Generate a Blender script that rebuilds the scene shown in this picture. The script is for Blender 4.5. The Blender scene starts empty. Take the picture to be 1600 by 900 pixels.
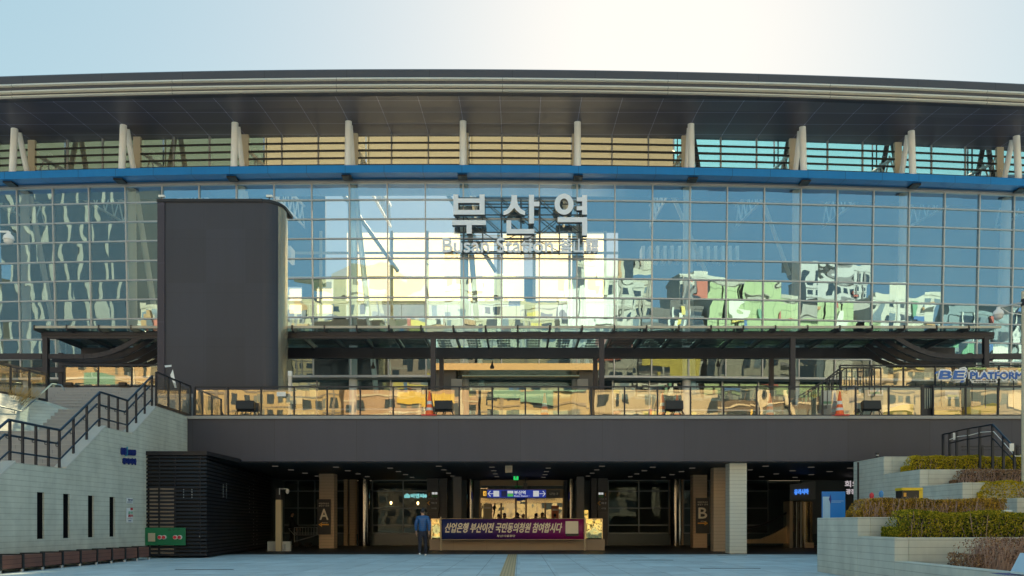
import bpy, bmesh, math, random
from mathutils import Vector, Matrix, noise
random.seed(7)
S = bpy.context.scene
COL = S.collection
R = math.radians
# ------------------------------------------------------------------ camera, sky, sun, exposure
F, CX, CY, EYE = 1300.0, 813.0, 818.0, 1.2          # picture constants of the 1600x900 photograph
def W(px, py, Y): return Vector(((px-CX)*Y/F, Y, EYE+(CY-py)*Y/F))
def XP(px, Y): return (px-CX)*Y/F
def ZP(py, Y): return EYE+(CY-py)*Y/F
cam = bpy.data.cameras.new('camera'); camo = bpy.data.objects.new('camera', cam); COL.objects.link(camo)
camo.location = (0, 0, EYE); camo.rotation_euler = (R(90), 0, 0)
cam.sensor_width = 36; cam.lens = F/1600*36
cam.shift_x = -(CX-800)/1600; cam.shift_y = (CY-450)/1600
cam.clip_end = 5000; cam.clip_start = .05
S.camera = camo
SUN_EL, SUN_AZ = R(32.0), R(9.5)
world = bpy.data.worlds.new('World'); S.world = world; world.use_nodes = True
wn = world.node_tree
sky = wn.nodes.new('ShaderNodeTexSky'); sky.sky_type = 'NISHITA'; sky.sun_disc = False
sky.sun_elevation = SUN_EL; sky.sun_rotation = SUN_AZ; sky.altitude = 0
sky.air_density = 1.5; sky.dust_density = 0.7; sky.ozone_density = 3.0
# hazy winter sky: evened out (gamma) and a little more saturated, as the photograph's sky is
gm = wn.nodes.new('ShaderNodeGamma'); gm.inputs[1].default_value = 0.29
hs = wn.nodes.new('ShaderNodeHueSaturation'); hs.inputs['Saturation'].default_value = 2.3; hs.inputs['Hue'].default_value = 0.485
wn.links.new(sky.outputs[0], gm.inputs[0]); wn.links.new(gm.outputs[0], hs.inputs['Color'])
wm = wn.nodes.new('ShaderNodeVectorMath'); wm.operation = 'MULTIPLY'; wm.inputs[1].default_value = (1.0, .975, .90)
wn.links.new(hs.outputs[0], wm.inputs[0]); wn.links.new(wm.outputs[0], wn.nodes['Background'].inputs[0])
wn.nodes['Background'].inputs[1].default_value = 0.15
sl = bpy.data.lights.new('sun', 'SUN'); sl.energy = 5.0; sl.angle = R(.53); sl.color = (1, .80, .50)
so = bpy.data.objects.new('sun', sl); COL.objects.link(so)
sd = Vector((math.sin(SUN_AZ)*math.cos(SUN_EL), math.cos(SUN_AZ)*math.cos(SUN_EL), math.sin(SUN_EL)))
so.rotation_euler = sd.to_track_quat('Z', 'Y').to_euler(); so.location = (20, 150, 110)
S.view_settings.view_transform = 'Standard'; S.view_settings.look = 'None'
S.view_settings.exposure = 1.74; S.view_settings.gamma = 1
S.render.engine = 'CYCLES'
S.cycles.max_bounces = 10; S.cycles.transparent_max_bounces = 24; S.cycles.glossy_bounces = 5
S.cycles.diffuse_bounces = 4; S.cycles.caustics_reflective = True; S.cycles.caustics_refractive = False
S.cycles.blur_glossy = 0.3; S.cycles.sample_clamp_indirect = 6

# ------------------------------------------------------------------ materials
MATS = {}
class NG:                                             # tiny helper to wire shader nodes
    def __init__(s, m): s.t = m.node_tree; s.n = s.t.nodes; s.l = s.t.links
    def node(s, ty, ins=None, **kw):
        nd = s.n.new(ty)
        for k, v in kw.items(): setattr(nd, k, v)
        for k, v in (ins or {}).items():
            if hasattr(v, 'is_linked') or isinstance(v, bpy.types.NodeSocket): s.l.new(v, nd.inputs[k])
            else: nd.inputs[k].default_value = v
        return nd
    def math(s, op, a, b=0.0, c=0.0): return s.node('ShaderNodeMath', {0: a, 1: b, 2: c}, operation=op).outputs[0]
    def mix(s, f, a, b):
        nd = s.n.new('ShaderNodeMix'); nd.data_type = 'RGBA'
        for k, v in ((0, f), (6, a), (7, b)):
            if isinstance(v, bpy.types.NodeSocket): s.l.new(v, nd.inputs[k])
            else: nd.inputs[k].default_value = v
        return nd.outputs[2]
    def pos(s): return s.node('ShaderNodeNewGeometry').outputs['Position']
    def xyz(s, v): return s.node('ShaderNodeSeparateXYZ', {0: v}).outputs
    def noise(s, vec, scale, detail=4, rough=.55, out='Fac'):
        return s.node('ShaderNodeTexNoise', {'Vector': vec, 'Scale': scale, 'Detail': detail, 'Roughness': rough}).outputs[out]
    def scale(s, vec, sc): return s.node('ShaderNodeVectorMath', {0: vec, 1: sc}, operation='MULTIPLY').outputs[0]
    def line(s, coord, period, width, off=0.0):        # 1 on a thin line repeated every period
        a = s.math('ADD', coord, off); a = s.math('DIVIDE', a, period); a = s.math('FRACT', a)
        a = s.math('ABSOLUTE', s.math('SUBTRACT', a, .5)); return s.math('GREATER_THAN', a, .5-width/period/2)
def c4(c): return (c[0], c[1], c[2], 1.0)
def newmat(name):
    m = bpy.data.materials.new(name); m.use_nodes = True; m.node_tree.nodes.clear()
    return m, NG(m)
def pmat(name, col, rough=.6, metal=0.0, var=.12, ns=2.0, lines=(), linecol=.45, bump=0.0, streak=0.0, col2=None, f2=.5, spec=.5, tile=None, emit=0):
    """Principled surface: base colour with mottling, optional joint lines (axis, period, width, offset), streaks, a second patch colour."""
    if name in MATS: return MATS[name]
    m, g = newmat(name)
    p = g.pos(); x = g.xyz(p)
    n1 = g.noise(p, ns, 5, .6)
    f = g.math('MULTIPLY_ADD', n1, 2*var, 1-var)
    base = g.node('ShaderNodeRGB').outputs[0]; base.default_value = c4(col)
    if col2:
        n2 = g.noise(p, ns*2.3, 3, .5)
        ramp = g.node('ShaderNodeMapRange', {0: n2, 1: f2-.08, 2: f2+.08}).outputs[0]
        base = g.mix(ramp, base, c4(col2))
    if streak:
        st = g.noise(g.scale(p, (1.3, 1.3, .09)), 1.6, 5, .65)
        f = g.math('MULTIPLY', f, g.math('MULTIPLY_ADD', st, 2*streak, 1-streak))
    if tile:                                           # per-tile tone (ax, ay, sizex, sizey)
        ax, ay, sx, sy = tile
        cx_ = g.math('FLOOR', g.math('DIVIDE', x[ax], sx)); cy_ = g.math('FLOOR', g.math('DIVIDE', x[ay], sy))
        cv = g.node('ShaderNodeCombineXYZ', {0: cx_, 1: cy_, 2: 0.0}).outputs[0]
        wv = g.node('ShaderNodeTexWhiteNoise', {0: cv}).outputs['Value']
        f = g.math('MULTIPLY', f, g.math('MULTIPLY_ADD', wv, .2, .9))
    for (ax, per, wd, off) in lines:
        ln = g.line(x[ax], per, wd, off)
        f = g.math('MULTIPLY', f, g.math('SUBTRACT', 1.0, g.math('MULTIPLY', ln, 1-linecol)))
    colr = g.node('ShaderNodeVectorMath', {0: base, 'Scale': f}, operation='SCALE').outputs[0]
    b = g.node('ShaderNodeBsdfPrincipled', {'Base Color': colr, 'Metallic': metal, 'Specular IOR Level': spec})
    g.l.new(g.math('MULTIPLY_ADD', n1, .12, rough-.06), b.inputs['Roughness'])
    if bump:
        bm_ = g.node('ShaderNodeBump', {'Height': g.noise(p, ns*6, 4, .6), 'Strength': 1.0, 'Distance': bump})
        g.l.new(bm_.outputs[0], b.inputs['Normal'])
    if emit:
        b.inputs['Emission Color'].default_value = c4(col); b.inputs['Emission Strength'].default_value = emit
    o = g.node('ShaderNodeOutputMaterial', {0: b.outputs[0]})
    MATS[name] = m; return m
def glassmat(name, refl, tint, fac=.35, wav=.006, wscale=.9, cell=None, rough=0.0, dirt=.04):
    """Coated window glass: mirror share over tinted see-through, the sheet slightly uneven pane by pane."""
    m, g = newmat(name)
    p = g.pos(); x = g.xyz(p)
    h = g.math('MULTIPLY', g.math('SUBTRACT', g.noise(p, wscale, 1.5, .4), .5), wav*2.0)
    if cell:                                           # (period x, period z, z0): every pane bulges and tilts its own way
        cxp, czp, z0 = cell
        u = g.math('DIVIDE', x[0], cxp); v = g.math('DIVIDE', g.math('SUBTRACT', x[2], z0), czp)
        fu, fv = g.math('FLOOR', u), g.math('FLOOR', v)
        cu, cv = g.math('SUBTRACT', g.math('SUBTRACT', u, fu), .5), g.math('SUBTRACT', g.math('SUBTRACT', v, fv), .5)
        idv = g.node('ShaderNodeCombineXYZ', {0: fu, 1: fv, 2: 0.0}).outputs[0]
        rr = g.xyz(g.node('ShaderNodeTexWhiteNoise', {0: idv}).outputs['Color'])
        r1 = [g.math('SUBTRACT', r, .5) for r in rr]
        hh = g.math('ADD', g.math('MULTIPLY', cu, r1[0]), g.math('MULTIPLY', cv, r1[1]))
        sq = g.math('ADD', g.math('MULTIPLY', cu, cu), g.math('MULTIPLY', cv, cv))
        hh = g.math('ADD', g.math('MULTIPLY', hh, .017), g.math('MULTIPLY', g.math('MULTIPLY', sq, g.math('ADD', r1[2], .15)), .020))
        h = g.math('ADD', h, hh)
    bp = g.node('ShaderNodeBump', {'Height': h, 'Strength': 1.0, 'Distance': 1.0}).outputs[0]
    gl = g.node('ShaderNodeBsdfGlossy', {'Color': c4(refl), 'Roughness': rough, 'Normal': bp}).outputs[0]
    tr = g.node('ShaderNodeBsdfTransparent', {0: c4(tint)}).outputs[0]
    lw = g.node('ShaderNodeLayerWeight', {0: .5}).outputs['Facing']
    fc = g.math('MULTIPLY_ADD', g.math('POWER', lw, 4.0), 1-fac, fac)
    s = g.node('ShaderNodeMixShader', {0: fc, 1: tr, 2: gl}).outputs[0]
    if dirt:
        d = g.node('ShaderNodeBsdfDiffuse', {0: (.5, .5, .48, 1)}).outputs[0]
        s = g.node('ShaderNodeMixShader', {0: g.math('MULTIPLY', g.noise(p, 1.3, 5), dirt*2), 1: s, 2: d}).outputs[0]
    g.node('ShaderNodeOutputMaterial', {0: s})
    MATS[name] = m; return m
def emat(name, col, st):
    if name in MATS: return MATS[name]
    m, g = newmat(name)
    g.node('ShaderNodeOutputMaterial', {0: g.node('ShaderNodeEmission', {0: c4(col), 1: st}).outputs[0]})
    MATS[name] = m; return m

# ------------------------------------------------------------------ mesh helpers
class MB:
    def __init__(s): s.v = []; s.f = []; s.mi = []; s.m = 0
    def face(s, pts):
        i = len(s.v); s.v += [tuple(p) for p in pts]; s.f.append(tuple(range(i, i+len(pts)))); s.mi.append(s.m); return s
    def hexa(s, c):                                     # 8 corners: bottom ring then top ring
        i = len(s.v); s.v += [tuple(p) for p in c]
        for q in ((3,2,1,0),(4,5,6,7),(0,1,5,4),(1,2,6,5),(2,3,7,6),(3,0,4,7)):
            s.f.append(tuple(i+k for k in q)); s.mi.append(s.m)
        return s
    def box(s, x0, x1, y0, y1, z0, z1):
        if x0 > x1: x0, x1 = x1, x0
        if y0 > y1: y0, y1 = y1, y0
        if z0 > z1: z0, z1 = z1, z0
        return s.hexa([(x0,y0,z0),(x1,y0,z0),(x1,y1,z0),(x0,y1,z0),(x0,y0,z1),(x1,y0,z1),(x1,y1,z1),(x0,y1,z1)])
    def bar(s, p, q, w, h, up=(0,0,1)):                 # rectangular bar from p to q
        p, q = Vector(p), Vector(q); d = (q-p).normalized(); up = Vector(up)
        if abs(d.dot(up)) > .98: up = Vector((0,1,0))
        a = d.cross(up).normalized()*w/2; b = a.cross(d).normalized()*h/2
        return s.hexa([p-a-b,p+a-b,p+a+b,p-a+b,q-a-b,q+a-b,q+a+b,q-a+b])
    def tube(s, p, q, r, n=10, r2=None):
        p, q = Vector(p), Vector(q); r2 = r if r2 is None else r2
        d = (q-p).normalized(); up = Vector((0,0,1)) if abs(d.z) < .95 else Vector((1,0,0))
        a = d.cross(up).normalized(); b = a.cross(d)
        i = len(s.v)
        for c, rr in ((p, r), (q, r2)):
            for k in range(n):
                t = 2*math.pi*k/n; s.v.append(tuple(c+a*math.cos(t)*rr+b*math.sin(t)*rr))
        for k in range(n):
            s.f.append((i+k, i+(k+1)%n, i+n+(k+1)%n, i+n+k)); s.mi.append(s.m)
        s.f.append(tuple(i+k for k in range(n))[::-1]); s.mi.append(s.m)
        s.f.append(tuple(i+n+k for k in range(n))); s.mi.append(s.m)
        return s
    def path(s, pts, r, n=8):
        for a, b in zip(pts[:-1], pts[1:]): s.tube(a, b, r, n)
        return s
    def prism(s, poly, vec):                            # planar polygon swept along vec
        i = len(s.v); n = len(poly); vec = Vector(vec)
        s.v += [tuple(p) for p in poly] + [tuple(Vector(p)+vec) for p in poly]
        s.f.append(tuple(range(i, i+n))); s.mi.append(s.m)
        s.f.append(tuple(range(i+2*n-1, i+n-1, -1))); s.mi.append(s.m)
        for k in range(n):
            s.f.append((i+k, i+(k+1)%n, i+n+(k+1)%n, i+n+k)); s.mi.append(s.m)
        return s
    def sweep(s, secs, closed=True):                    # list of equally long cross-sections joined one to the next
        n = len(secs[0]); base = len(s.v)
        for c in secs: s.v += [tuple(p) for p in c]
        for a in range(len(secs)-1):
            for k in range(n if closed else n-1):
                i = base+a*n; j = i+n
                s.f.append((i+k, i+(k+1)%n, j+(k+1)%n, j+k)); s.mi.append(s.m)
        return s
    def lathe(s, c, prof, n=20):                        # (radius, z) profile turned about the vertical through c
        secs = [[Vector((c[0]+r*math.cos(2*math.pi*k/n), c[1]+r*math.sin(2*math.pi*k/n), c[2]+z)) for k in range(n)] for r, z in prof]
        s.sweep(secs); return s
    def build(s, name, mats, parent=None, smooth=False, bevel=0):
        me = bpy.data.meshes.new(name); me.from_pydata(s.v, [], s.f); me.update()
        mats = mats if isinstance(mats, (list, tuple)) else [mats]
        for m in mats: me.materials.append(m)
        me.polygons.foreach_set('material_index', [min(k, len(mats)-1) for k in s.mi])
        b = bmesh.new(); b.from_mesh(me); bmesh.ops.recalc_face_normals(b, faces=b.faces[:]); b.to_mesh(me); b.free()
        if smooth:
            me.polygons.foreach_set('use_smooth', [True]*len(me.polygons))
            if hasattr(me, 'set_sharp_from_angle'): me.set_sharp_from_angle(angle=R(40))
        o = bpy.data.objects.new(name, me); COL.objects.link(o)
        if bevel:
            bv = o.modifiers.new('bevel', 'BEVEL'); bv.width = bevel; bv.segments = 2; bv.limit_method = 'ANGLE'
        if parent: attach(o, parent)
        return o
def attach(o, parent):
    o.parent = parent
    o.matrix_parent_inverse = Matrix.Translation(-parent.location if parent.parent is None else Vector((0,0,0)))
def tag(o, label, cat, group=None, kind=None):
    if label: o['label'] = label
    if cat: o['category'] = cat
    if group: o['group'] = group
    if kind: o['kind'] = kind
    return o
def thing(name, label, cat, loc=(0,0,0), group=None):
    o = bpy.data.objects.new(name, None); COL.objects.link(o); o.location = loc; o.empty_display_size = .3
    return tag(o, label, cat, group)
def structure(o): o['kind'] = 'structure'; return o
def dup(o, loc, label=None, group=None):                # a thing with copies of its parts and sub-parts
    r = o.copy(); COL.objects.link(r); r.location = loc
    if label: r['label'] = label
    if group: r['group'] = group
    for ch in [c for c in o.children]:
        c = ch.copy(); COL.objects.link(c); c.parent = r
        for g_ in ch.children:
            d = g_.copy(); COL.objects.link(d); d.parent = c
    return r

# ------------------------------------------------------------------ lettering: outlines of the built-in typeface made into meshes
TEXT = {}
def preload(strings):
    tmp = []
    for t in strings:
        cu = bpy.data.curves.new('lettering', 'FONT'); cu.body = t; cu.size = 1; cu.resolution_u = 3
        o = bpy.data.objects.new('lettering', cu); COL.objects.link(o); tmp.append((t, o))
    bpy.context.view_layer.update(); dg = bpy.context.evaluated_depsgraph_get()
    for t, o in tmp:
        me = bpy.data.meshes.new_from_object(o.evaluated_get(dg))
        vs = [v.co.copy() for v in me.vertices]; fs = [tuple(p.vertices) for p in me.polygons]
        x0 = min(v.x for v in vs); x1 = max(v.x for v in vs); y0 = min(v.y for v in vs); y1 = max(v.y for v in vs)
        TEXT[t] = ([((v.x-x0)/(x1-x0), (v.y-y0)/(y1-y0)) for v in vs], fs)
        bpy.data.meshes.remove(me)
    for t, o in tmp:
        cu = o.data; bpy.data.objects.remove(o); bpy.data.curves.remove(cu)
def lettering(name, t, origin, u, v, mat, parent, depth=0.0, bold=0.0, slant=0.0, mirror=False):
    """Lettering t fitted to the rectangle origin + [0,1]u + [0,1]v; bold repeats the outline a hair apart; depth makes solid letters."""
    vs, fs = TEXT[t]; origin, u, v = Vector(origin), Vector(u), Vector(v); nrm = u.cross(v).normalized()
    mb = MB(); k = 0
    offs = [(0, 0)] if not bold else [(-bold, 0), (bold, 0), (0, bold), (0, -bold)]
    ul, vl = u.normalized(), v.normalized()
    for ox, oy in offs:
        i = len(mb.v)
        pts = [origin+u*((1-a) if mirror else a)+v*b+u.normalized()*(slant*b*v.length)+ul*ox+vl*oy+nrm*(.0015*k) for a, b in vs]
        mb.v += [tuple(p) for p in pts]; mb.f += [tuple(i+q for q in f) for f in fs]; mb.mi += [0]*len(fs); k += 1
    o = mb.build(name, mat, parent)
    if depth:
        sm = o.modifiers.new('solid', 'SOLIDIFY'); sm.thickness = depth; sm.offset = -1
    return o
preload(['Busan Station', '釜山驛', '산업은행 부산이전 국민동의청원 참여합시다', '부산시설공단', '부산역', 'Busan Station ·', 'A', 'B', 'BE', 'PLATFORM',
         '부산유라시아플랫폼', '유라시아', '비엔씨', '광장 지하차도', '출입구 안내', '나가는 곳', '지하철', '안내', '타는 곳', '회의실', '복합문화공간', '금연', '금연구역', '4', '2662', '송수구', 'WELCOME', '2층', '약국'])

# ------------------------------------------------------------------ palette
charcoal = pmat('charcoal_panel', (.062, .060, .070), .55, .2, .10, .7, spec=.4)
darkmetal = pmat('dark_metal', (.022, .024, .032), .45, .3, .1, 3)
canopymetal = pmat('canopy_metal', (.034,.034,.046), .45, .3, .1, 2)
blacksign = pmat('black_sign', (.012, .012, .014), .4, 0, .1)
white = pmat('white_paint', (.75, .77, .78), .45, 0, .05)
cream = pmat('cream_letter', (.80, .72, .58), .5, 0, .03)
amber = pmat('amber_paint', (.80, .38, .04), .5, 0, .05)
silver = pmat('silver_letter', (.78,.85,.98), .35, .25, .05)
galv = pmat('galvanised', (.42, .45, .48), .4, .6, .15, 5)
mullm = pmat('mullion_aluminium', (.40, .42, .45), .38, .65, .08, 3)
whitesteel = pmat('white_steel', (.70, .70, .68), .4, 0, .08, 2)
concrete = pmat('board_concrete', (.53,.55,.49), .8, 0, .22, 1.1, lines=[(2,.145,.012,0)], linecol=.64, streak=.22, bump=.004, col2=(.48,.50,.45), f2=.56)
conc_plain = pmat('cast_concrete', (.46,.48,.46), .8, 0, .14, 3, bump=.003, streak=.1)
granite = pmat('stair_granite', (.33,.34,.36), .7, 0, .12, 6, lines=[(0,1.25,.012,.2)], linecol=.5)
# ================================================================== THE SETTING: ground
paving = pmat('plaza_paving', (.56, .66, .70), .55, 0, .12, .6, lines=[(0, .9, .016, .1), (1, .9, .020, .3)], linecol=.5, tile=(0, 1, .9, .9), spec=.35, col2=(.49,.58,.62), f2=.56)
structure(MB().face([(-700,-700,0),(700,-700,0),(700,900,0),(-700,900,0)]).build('ground', paving))
darkstone = pmat('dark_stone_floor', (.055, .047, .043), .5, 0, .15, 1.2, lines=[(0,.9,.012,.1),(1,.6,.012,.1)], linecol=.6)
structure(MB().face([(-13,32.35,.004),(40,32.35,.004),(40,45.3,.004),(-13,45.3,.004)]).build('path', darkstone))
tact = pmat('tactile_paving', (.62, .44, .24), .7, 0, .2, 4, lines=[(0,.075,.03,0),(1,.3,.01,0)], linecol=.75)
structure(MB().face([(-.48,6,.004),(-.13,6,.004),(-.13,32.3,.004),(-.48,32.3,.004)]).build('tactile_path', tact))
asph = pmat('asphalt', (.05,.05,.052), .8, 0, .2, 2)
structure(MB().face([(-260,-50,.004),(260,-50,.004),(260,-26,.004),(-260,-26,.004)]).build('road', asph))
lanep = pmat('road_paint', (.7,.7,.68), .7, 0, .1)
ml = MB()
for k in range(-40, 41):
    for y in (-44, -38, -32): ml.face([(k*6,y,.008),(k*6+3,y,.008),(k*6+3,y+.15,.008),(k*6,y+.15,.008)])
structure(ml.build('road_marking', lanep))
structure(MB().box(-260,260,-26,-25.7,0,.13).box(-260,260,-50.3,-50,0,.13).build('kerb', conc_plain))

# ================================================================== THE STATION: glass hall on the upper level
PW = 2.107                                             # width of one pane
X0F = -5.0
def fy0(X): return 46.75+.0016*(X-X0F)**2
def FY(X, z): return fy0(X)-(z-5.4)*.04                # the glass wall bows outwards in plan and leans forward a little
def solve_z(py):
    z = 12.0
    for _ in range(30): z = EYE+(CY-py)*FY(-5, z)/F
    return z
ROWS = [solve_z(y) for y in (588,557,526,495.5,465,434.5,404,373,342.5,312.5,285.5)]
ROWH = (ROWS[-2]-ROWS[0])/9
Z_BOT, Z_TOP = 5.4, ROWS[-1]
KS = list(range(-20, 21))                              # bays of the curtain wall
st = thing('station_building', 'long glass fronted station hall under a wide curved dark roof', 'station', (0, 46, 5.4))
glass_up = glassmat('curtain_wall_glass', (.44,.75,1.0), (.80,.82,.78), .47, .0027, .6, (PW, ROWH, ROWS[0]))
glass_lo = glassmat('lower_hall_glass', (.60,.80,.88), (.40,.52,.54), .20, .002, .6, (PW, 3.0, 0))
glass_entry = glassmat('entry_row_glass', (.55,.75,.85), (.42,.52,.55), .14, .002, .6, (PW, ROWH, ROWS[0]))
def bay_x(k): return (k-.5)*PW+.0, (k+.5)*PW
def vline(X, zs, off=0.0): return [Vector((X, FY(X, z)+off, z)) for z in zs]
for k in KS:
    xa, xb = bay_x(k)
    g = MB()
    for za, zb in zip([ROWS[0]]+ROWS[1:-1], ROWS[1:]):
        g.m = 1 if za == ROWS[0] else 0
        g.face([(xa,FY(xa,za),za),(xb,FY(xb,za),za),(xb,FY(xb,zb),zb),(xa,FY(xa,zb),zb)])
    gp = g.build('window_bay', [glass_up, glass_entry], st)
    f = MB()
    for z in ROWS[1:-1]:
        f.bar((xa+.03,FY(xa,z)-.045,z),(xb-.03,FY(xb,z)-.045,z),.09,.075)
    for z, h in ((ROWS[0],.12),(ROWS[-1],.12)):
        f.bar((xa+.03,FY(xa,z)-.05,z),(xb-.03,FY(xb,z)-.05,z),.11,h)
    f.bar((xa,FY(xa,ROWS[0])-.05,ROWS[0]-.06),(xa,FY(xa,Z_TOP)-.05,Z_TOP+.06),.06,.12,(0,1,0))
    f.build('window_frame', mullm, gp)
# below the transom: recessed ground floor of the hall
lowz = ROWS[0]
low = MB(); lf = MB()
for k in KS:
    xa, xb = bay_x(k)
    if -2 <= k <= 2: continue
    low.face([(xa,fy0(xa)+.6,5.4),(xb,fy0(xb)+.6,5.4),(xb,fy0(xb)+.6,lowz),(xa,fy0(xa)+.6,lowz)])
    lf.bar((xa,fy0(xa)+.55,5.4),(xa,fy0(xa)+.55,lowz),.07,.1,(0,1,0))
    lf.bar((xa,fy0(xa)+.55,7.7),(xb,fy0(xb)+.55,7.7),.08,.08)
lowo = low.build('lower_glazing', glass_lo, st); lf.build('glazing_frame', mullm, lowo)
soffw = pmat('lobby_soffit', (.42,.38,.33), .6, 0, .06)
so_ = MB()
for k in KS:
    xa, xb = bay_x(k)
    so_.face([(xa,FY(xa,lowz)+.02,lowz-.07),(xb,FY(xb,lowz)+.02,lowz-.07),(xb,fy0(xb)+.62,lowz-.07),(xa,fy0(xa)+.62,lowz-.07)])
so_.build('porch_soffit', soffw, st)
# entrance portal at the centre
port = MB(); gold = pmat('brushed_bronze', (.52,.40,.22), .22, .85, .12, 1.2)
zt, zb = ZP(567.5,44.6), ZP(578,44.6)
xl, xr = XP(677,44.6), XP(936,44.6)
ppo = MB().box(xl,xr,44.6,46.6,zb,zt).build('portal_canopy', gold, st)
brown = pmat('portal_stone', (.10,.085,.075), .45, 0, .12, 1, lines=[(2,.6,.01,0)], linecol=.7)
pj = MB().box(xl,XP(712,45),45,47.6,5.4,zb-.004).box(XP(905,45),xr,45,47.6,5.4,zb-.004).box(XP(712,45)+.003,XP(905,45)-.003,46.2,47.4,ZP(600,46.2)+.65,zb-.004)
pj.build('portal_surround', brown, st)
MB().box(XP(705,44.3),XP(722,44.3),44.3,44.9,5.4,ZP(592,44.3)).build('portal_pillar', pmat('pillar_stone',(.30,.25,.20),.5,0,.1), st)
MB().box(XP(902,44.3),XP(919,44.3),44.3,44.9,5.4,ZP(592,44.3)).build('portal_pillar', MATS['pillar_stone'], st)
MB().tube(W(722,588,44.6),W(905,588,44.6),.09,10).build('portal_rail', gold, st)
MB().box(XP(712,47),XP(905,47),47.3,47.4,5.4,ZP(600,46.2)+.6).build('door_glass', glass_lo, st)
# upper band: blue ledge, set-back clerestory, outside columns
blue = pmat('blue_panel', (.004,.18,.50), .35, .15, .10, .9, lines=[(0, PW, .022, PW/2)], linecol=.35, spec=.5, streak=.12)
ZL0, ZL1 = 20.19, 20.60
secs = []
for i in range(-46, 47):
    X = i*1.0; a, b = fy0(X)-1.75, fy0(X)+1.6
    secs.append([Vector((X,a,ZL0)),Vector((X,b,ZL0+.06)),Vector((X,b,ZL1)),Vector((X,a,ZL1))])
MB().sweep(secs).build('blue_ledge', blue, st)
secs = []
for i in range(-46, 47):
    X = i; a, b = fy0(X)-.9, fy0(X)-.55
    secs.append([Vector((X,a,Z_TOP+.06)),Vector((X,b,Z_TOP+.06)),Vector((X,b,ZL0+.05)),Vector((X,a,ZL0-.02))])
MB().sweep(secs).build('ledge_fascia', pmat('grey_blue_panel',(.16,.20,.28),.5,.2,.1), st)
for k in range(-14, 15): 
    X = k*3*PW+PW*1.5
    if abs(X) < 46: MB().box(X-.25,X+.25,fy0(X)-1.5,fy0(X)-.9,ZL0-.09,ZL0-.004).build('ledge_bracket', darkmetal, st)
def CYo(X): return fy0(X)+1.0                           # plan line of the clerestory glass
ZS = 23.5                                              # soffit height at the clerestory
glass_cl = glassmat('clerestory_glass', (.80,.90,1.0), (.80,.82,.82), .24, .002, .7, (PW, 4.0, 19.5))
louv = pmat('louvre_bar', (.035,.035,.04), .5, .3, .1)
for k in range(-8, 8):                                 # one clerestory bay between two columns
    xa = (k*3+1.5)*PW; xb = (k*3+4.5)*PW; g = MB(); f = MB()
    for j in range(3):
        a, b = xa+j*PW, xa+(j+1)*PW
        g.face([(a,CYo(a),ZL1-.02),(b,CYo(b),ZL1-.02),(b,CYo(b),ZS+.1),(a,CYo(a),ZS+.1)])
        f.m = 0
        f.bar((a,CYo(a)-.06,ZL1),(a,CYo(a)-.06,ZS+.08),.09,.12,(0,1,0))
        f.m = 1
        for y in (224.5,236.5,248,259):
            z = EYE+(CY-y)*47.7/F
            f.bar((a+.02,CYo(a)-.16,z),(b-.02,CYo(b)-.16,z),.10,.085)
    gp = g.build('clerestory_window', glass_cl, st); f.build('louvre_frame', [mullm, louv], gp)
colw = pmat('column_paint', (.84,.87,.90), .35, 0, .06, 2)
for k in range(-8, 9):
    X = (k*3-1.5)*PW+3*PW
    if abs(X) > 46: continue
    a = fy0(X)-1.05
    m = MB().tube((X,a,ZL1-.01),(X,a+.22,ZS-.02),.185,16)
    m.build('column', colw, st, smooth=True)
    MB().tube((X,a+1.75,ZL1-.01),(X,a+.62,ZS-.12),.15,14).build('brace', colw, st, smooth=True)
    MB().box(X-.2,X+.2,a+1.80,a+2.0,ZL1-.01,ZS+.02).build('pilaster', pmat('pilaster_cream',(.52,.46,.36),.5,0,.08), st)
    MB().tube((X,fy0(X)+.5,5.4),(X,fy0(X)+.1,Z_TOP+.1),.24,16).build('inner_column', whitesteel, st, smooth=True)
    MB().tube((X+.9,fy0(X)+2.8,9),(X+.1,fy0(X)+.5,Z_TOP),.16,12).build('inner_brace', whitesteel, st, smooth=True)
# roof: soffit, edge with three light ridges, top
def EY(X): return 42.3+.0016*(X-X0F)**2*.9
soff = pmat('soffit_panel', (.070,.074,.118), .42, .12, .10, .5, lines=[(0, PW, .034, PW/2), (1, 1.5, .045, .3)], linecol=3.2, spec=.3)
secs = []; inner2 = []; inner = []; top = []; top2 = []; fas = []
pale_rib = pmat('pale_rib', (.50,.44,.30), .5)
for i in range(-50, 51):
    X = float(i); e = EY(X); c = CYo(X)+.3
    fas.append([Vector((X,e+y,z)) for y, z in ((0,23.10),(0,24.27),(.10,24.36),(.35,24.42),(1.2,24.46),(1.2,23.4),(.3,23.08))])
    secs.append([Vector((X,e+.3,23.085)),Vector((X,e+1.8,23.26)),Vector((X,c,ZS+.05))])
    top2.append([Vector((X,e+.36,24.40)),Vector((X,c-.1,24.6)),Vector((X,fy0(X)+4.3,25.9)),Vector((X,fy0(X)+4.3,25.6)),Vector((X,c-.1,23.75)),Vector((X,e+.9,23.5))]); top.append([Vector((X,60.3,28.0)),Vector((X,62,29.0)),Vector((X,62,28.75)),Vector((X,60.3,27.8))])
    inner.append([Vector((X,60.3,27.65)),Vector((X,61.4,28.3))]); inner2.append([Vector((X,c,ZS+.055)),Vector((X,fy0(X)+4.2,25.3))])
roofdark = pmat('roof_edge_metal', (.075,.075,.09), .4, .4, .1, .6, lines=[(0,2*PW,.02,.4)], linecol=.5)
rf = MB().sweep(top2).build('roof', roofdark, st)
def skymat(name, col, f):
    m, g = newmat(name)
    g.node('ShaderNodeOutputMaterial', {0: g.node('ShaderNodeMixShader', {0: f, 1: g.node('ShaderNodeBsdfDiffuse', {0: c4(col)}).outputs[0], 2: g.node('ShaderNodeBsdfTranslucent', {0: c4(col)}).outputs[0]}).outputs[0]}); return m
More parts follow.
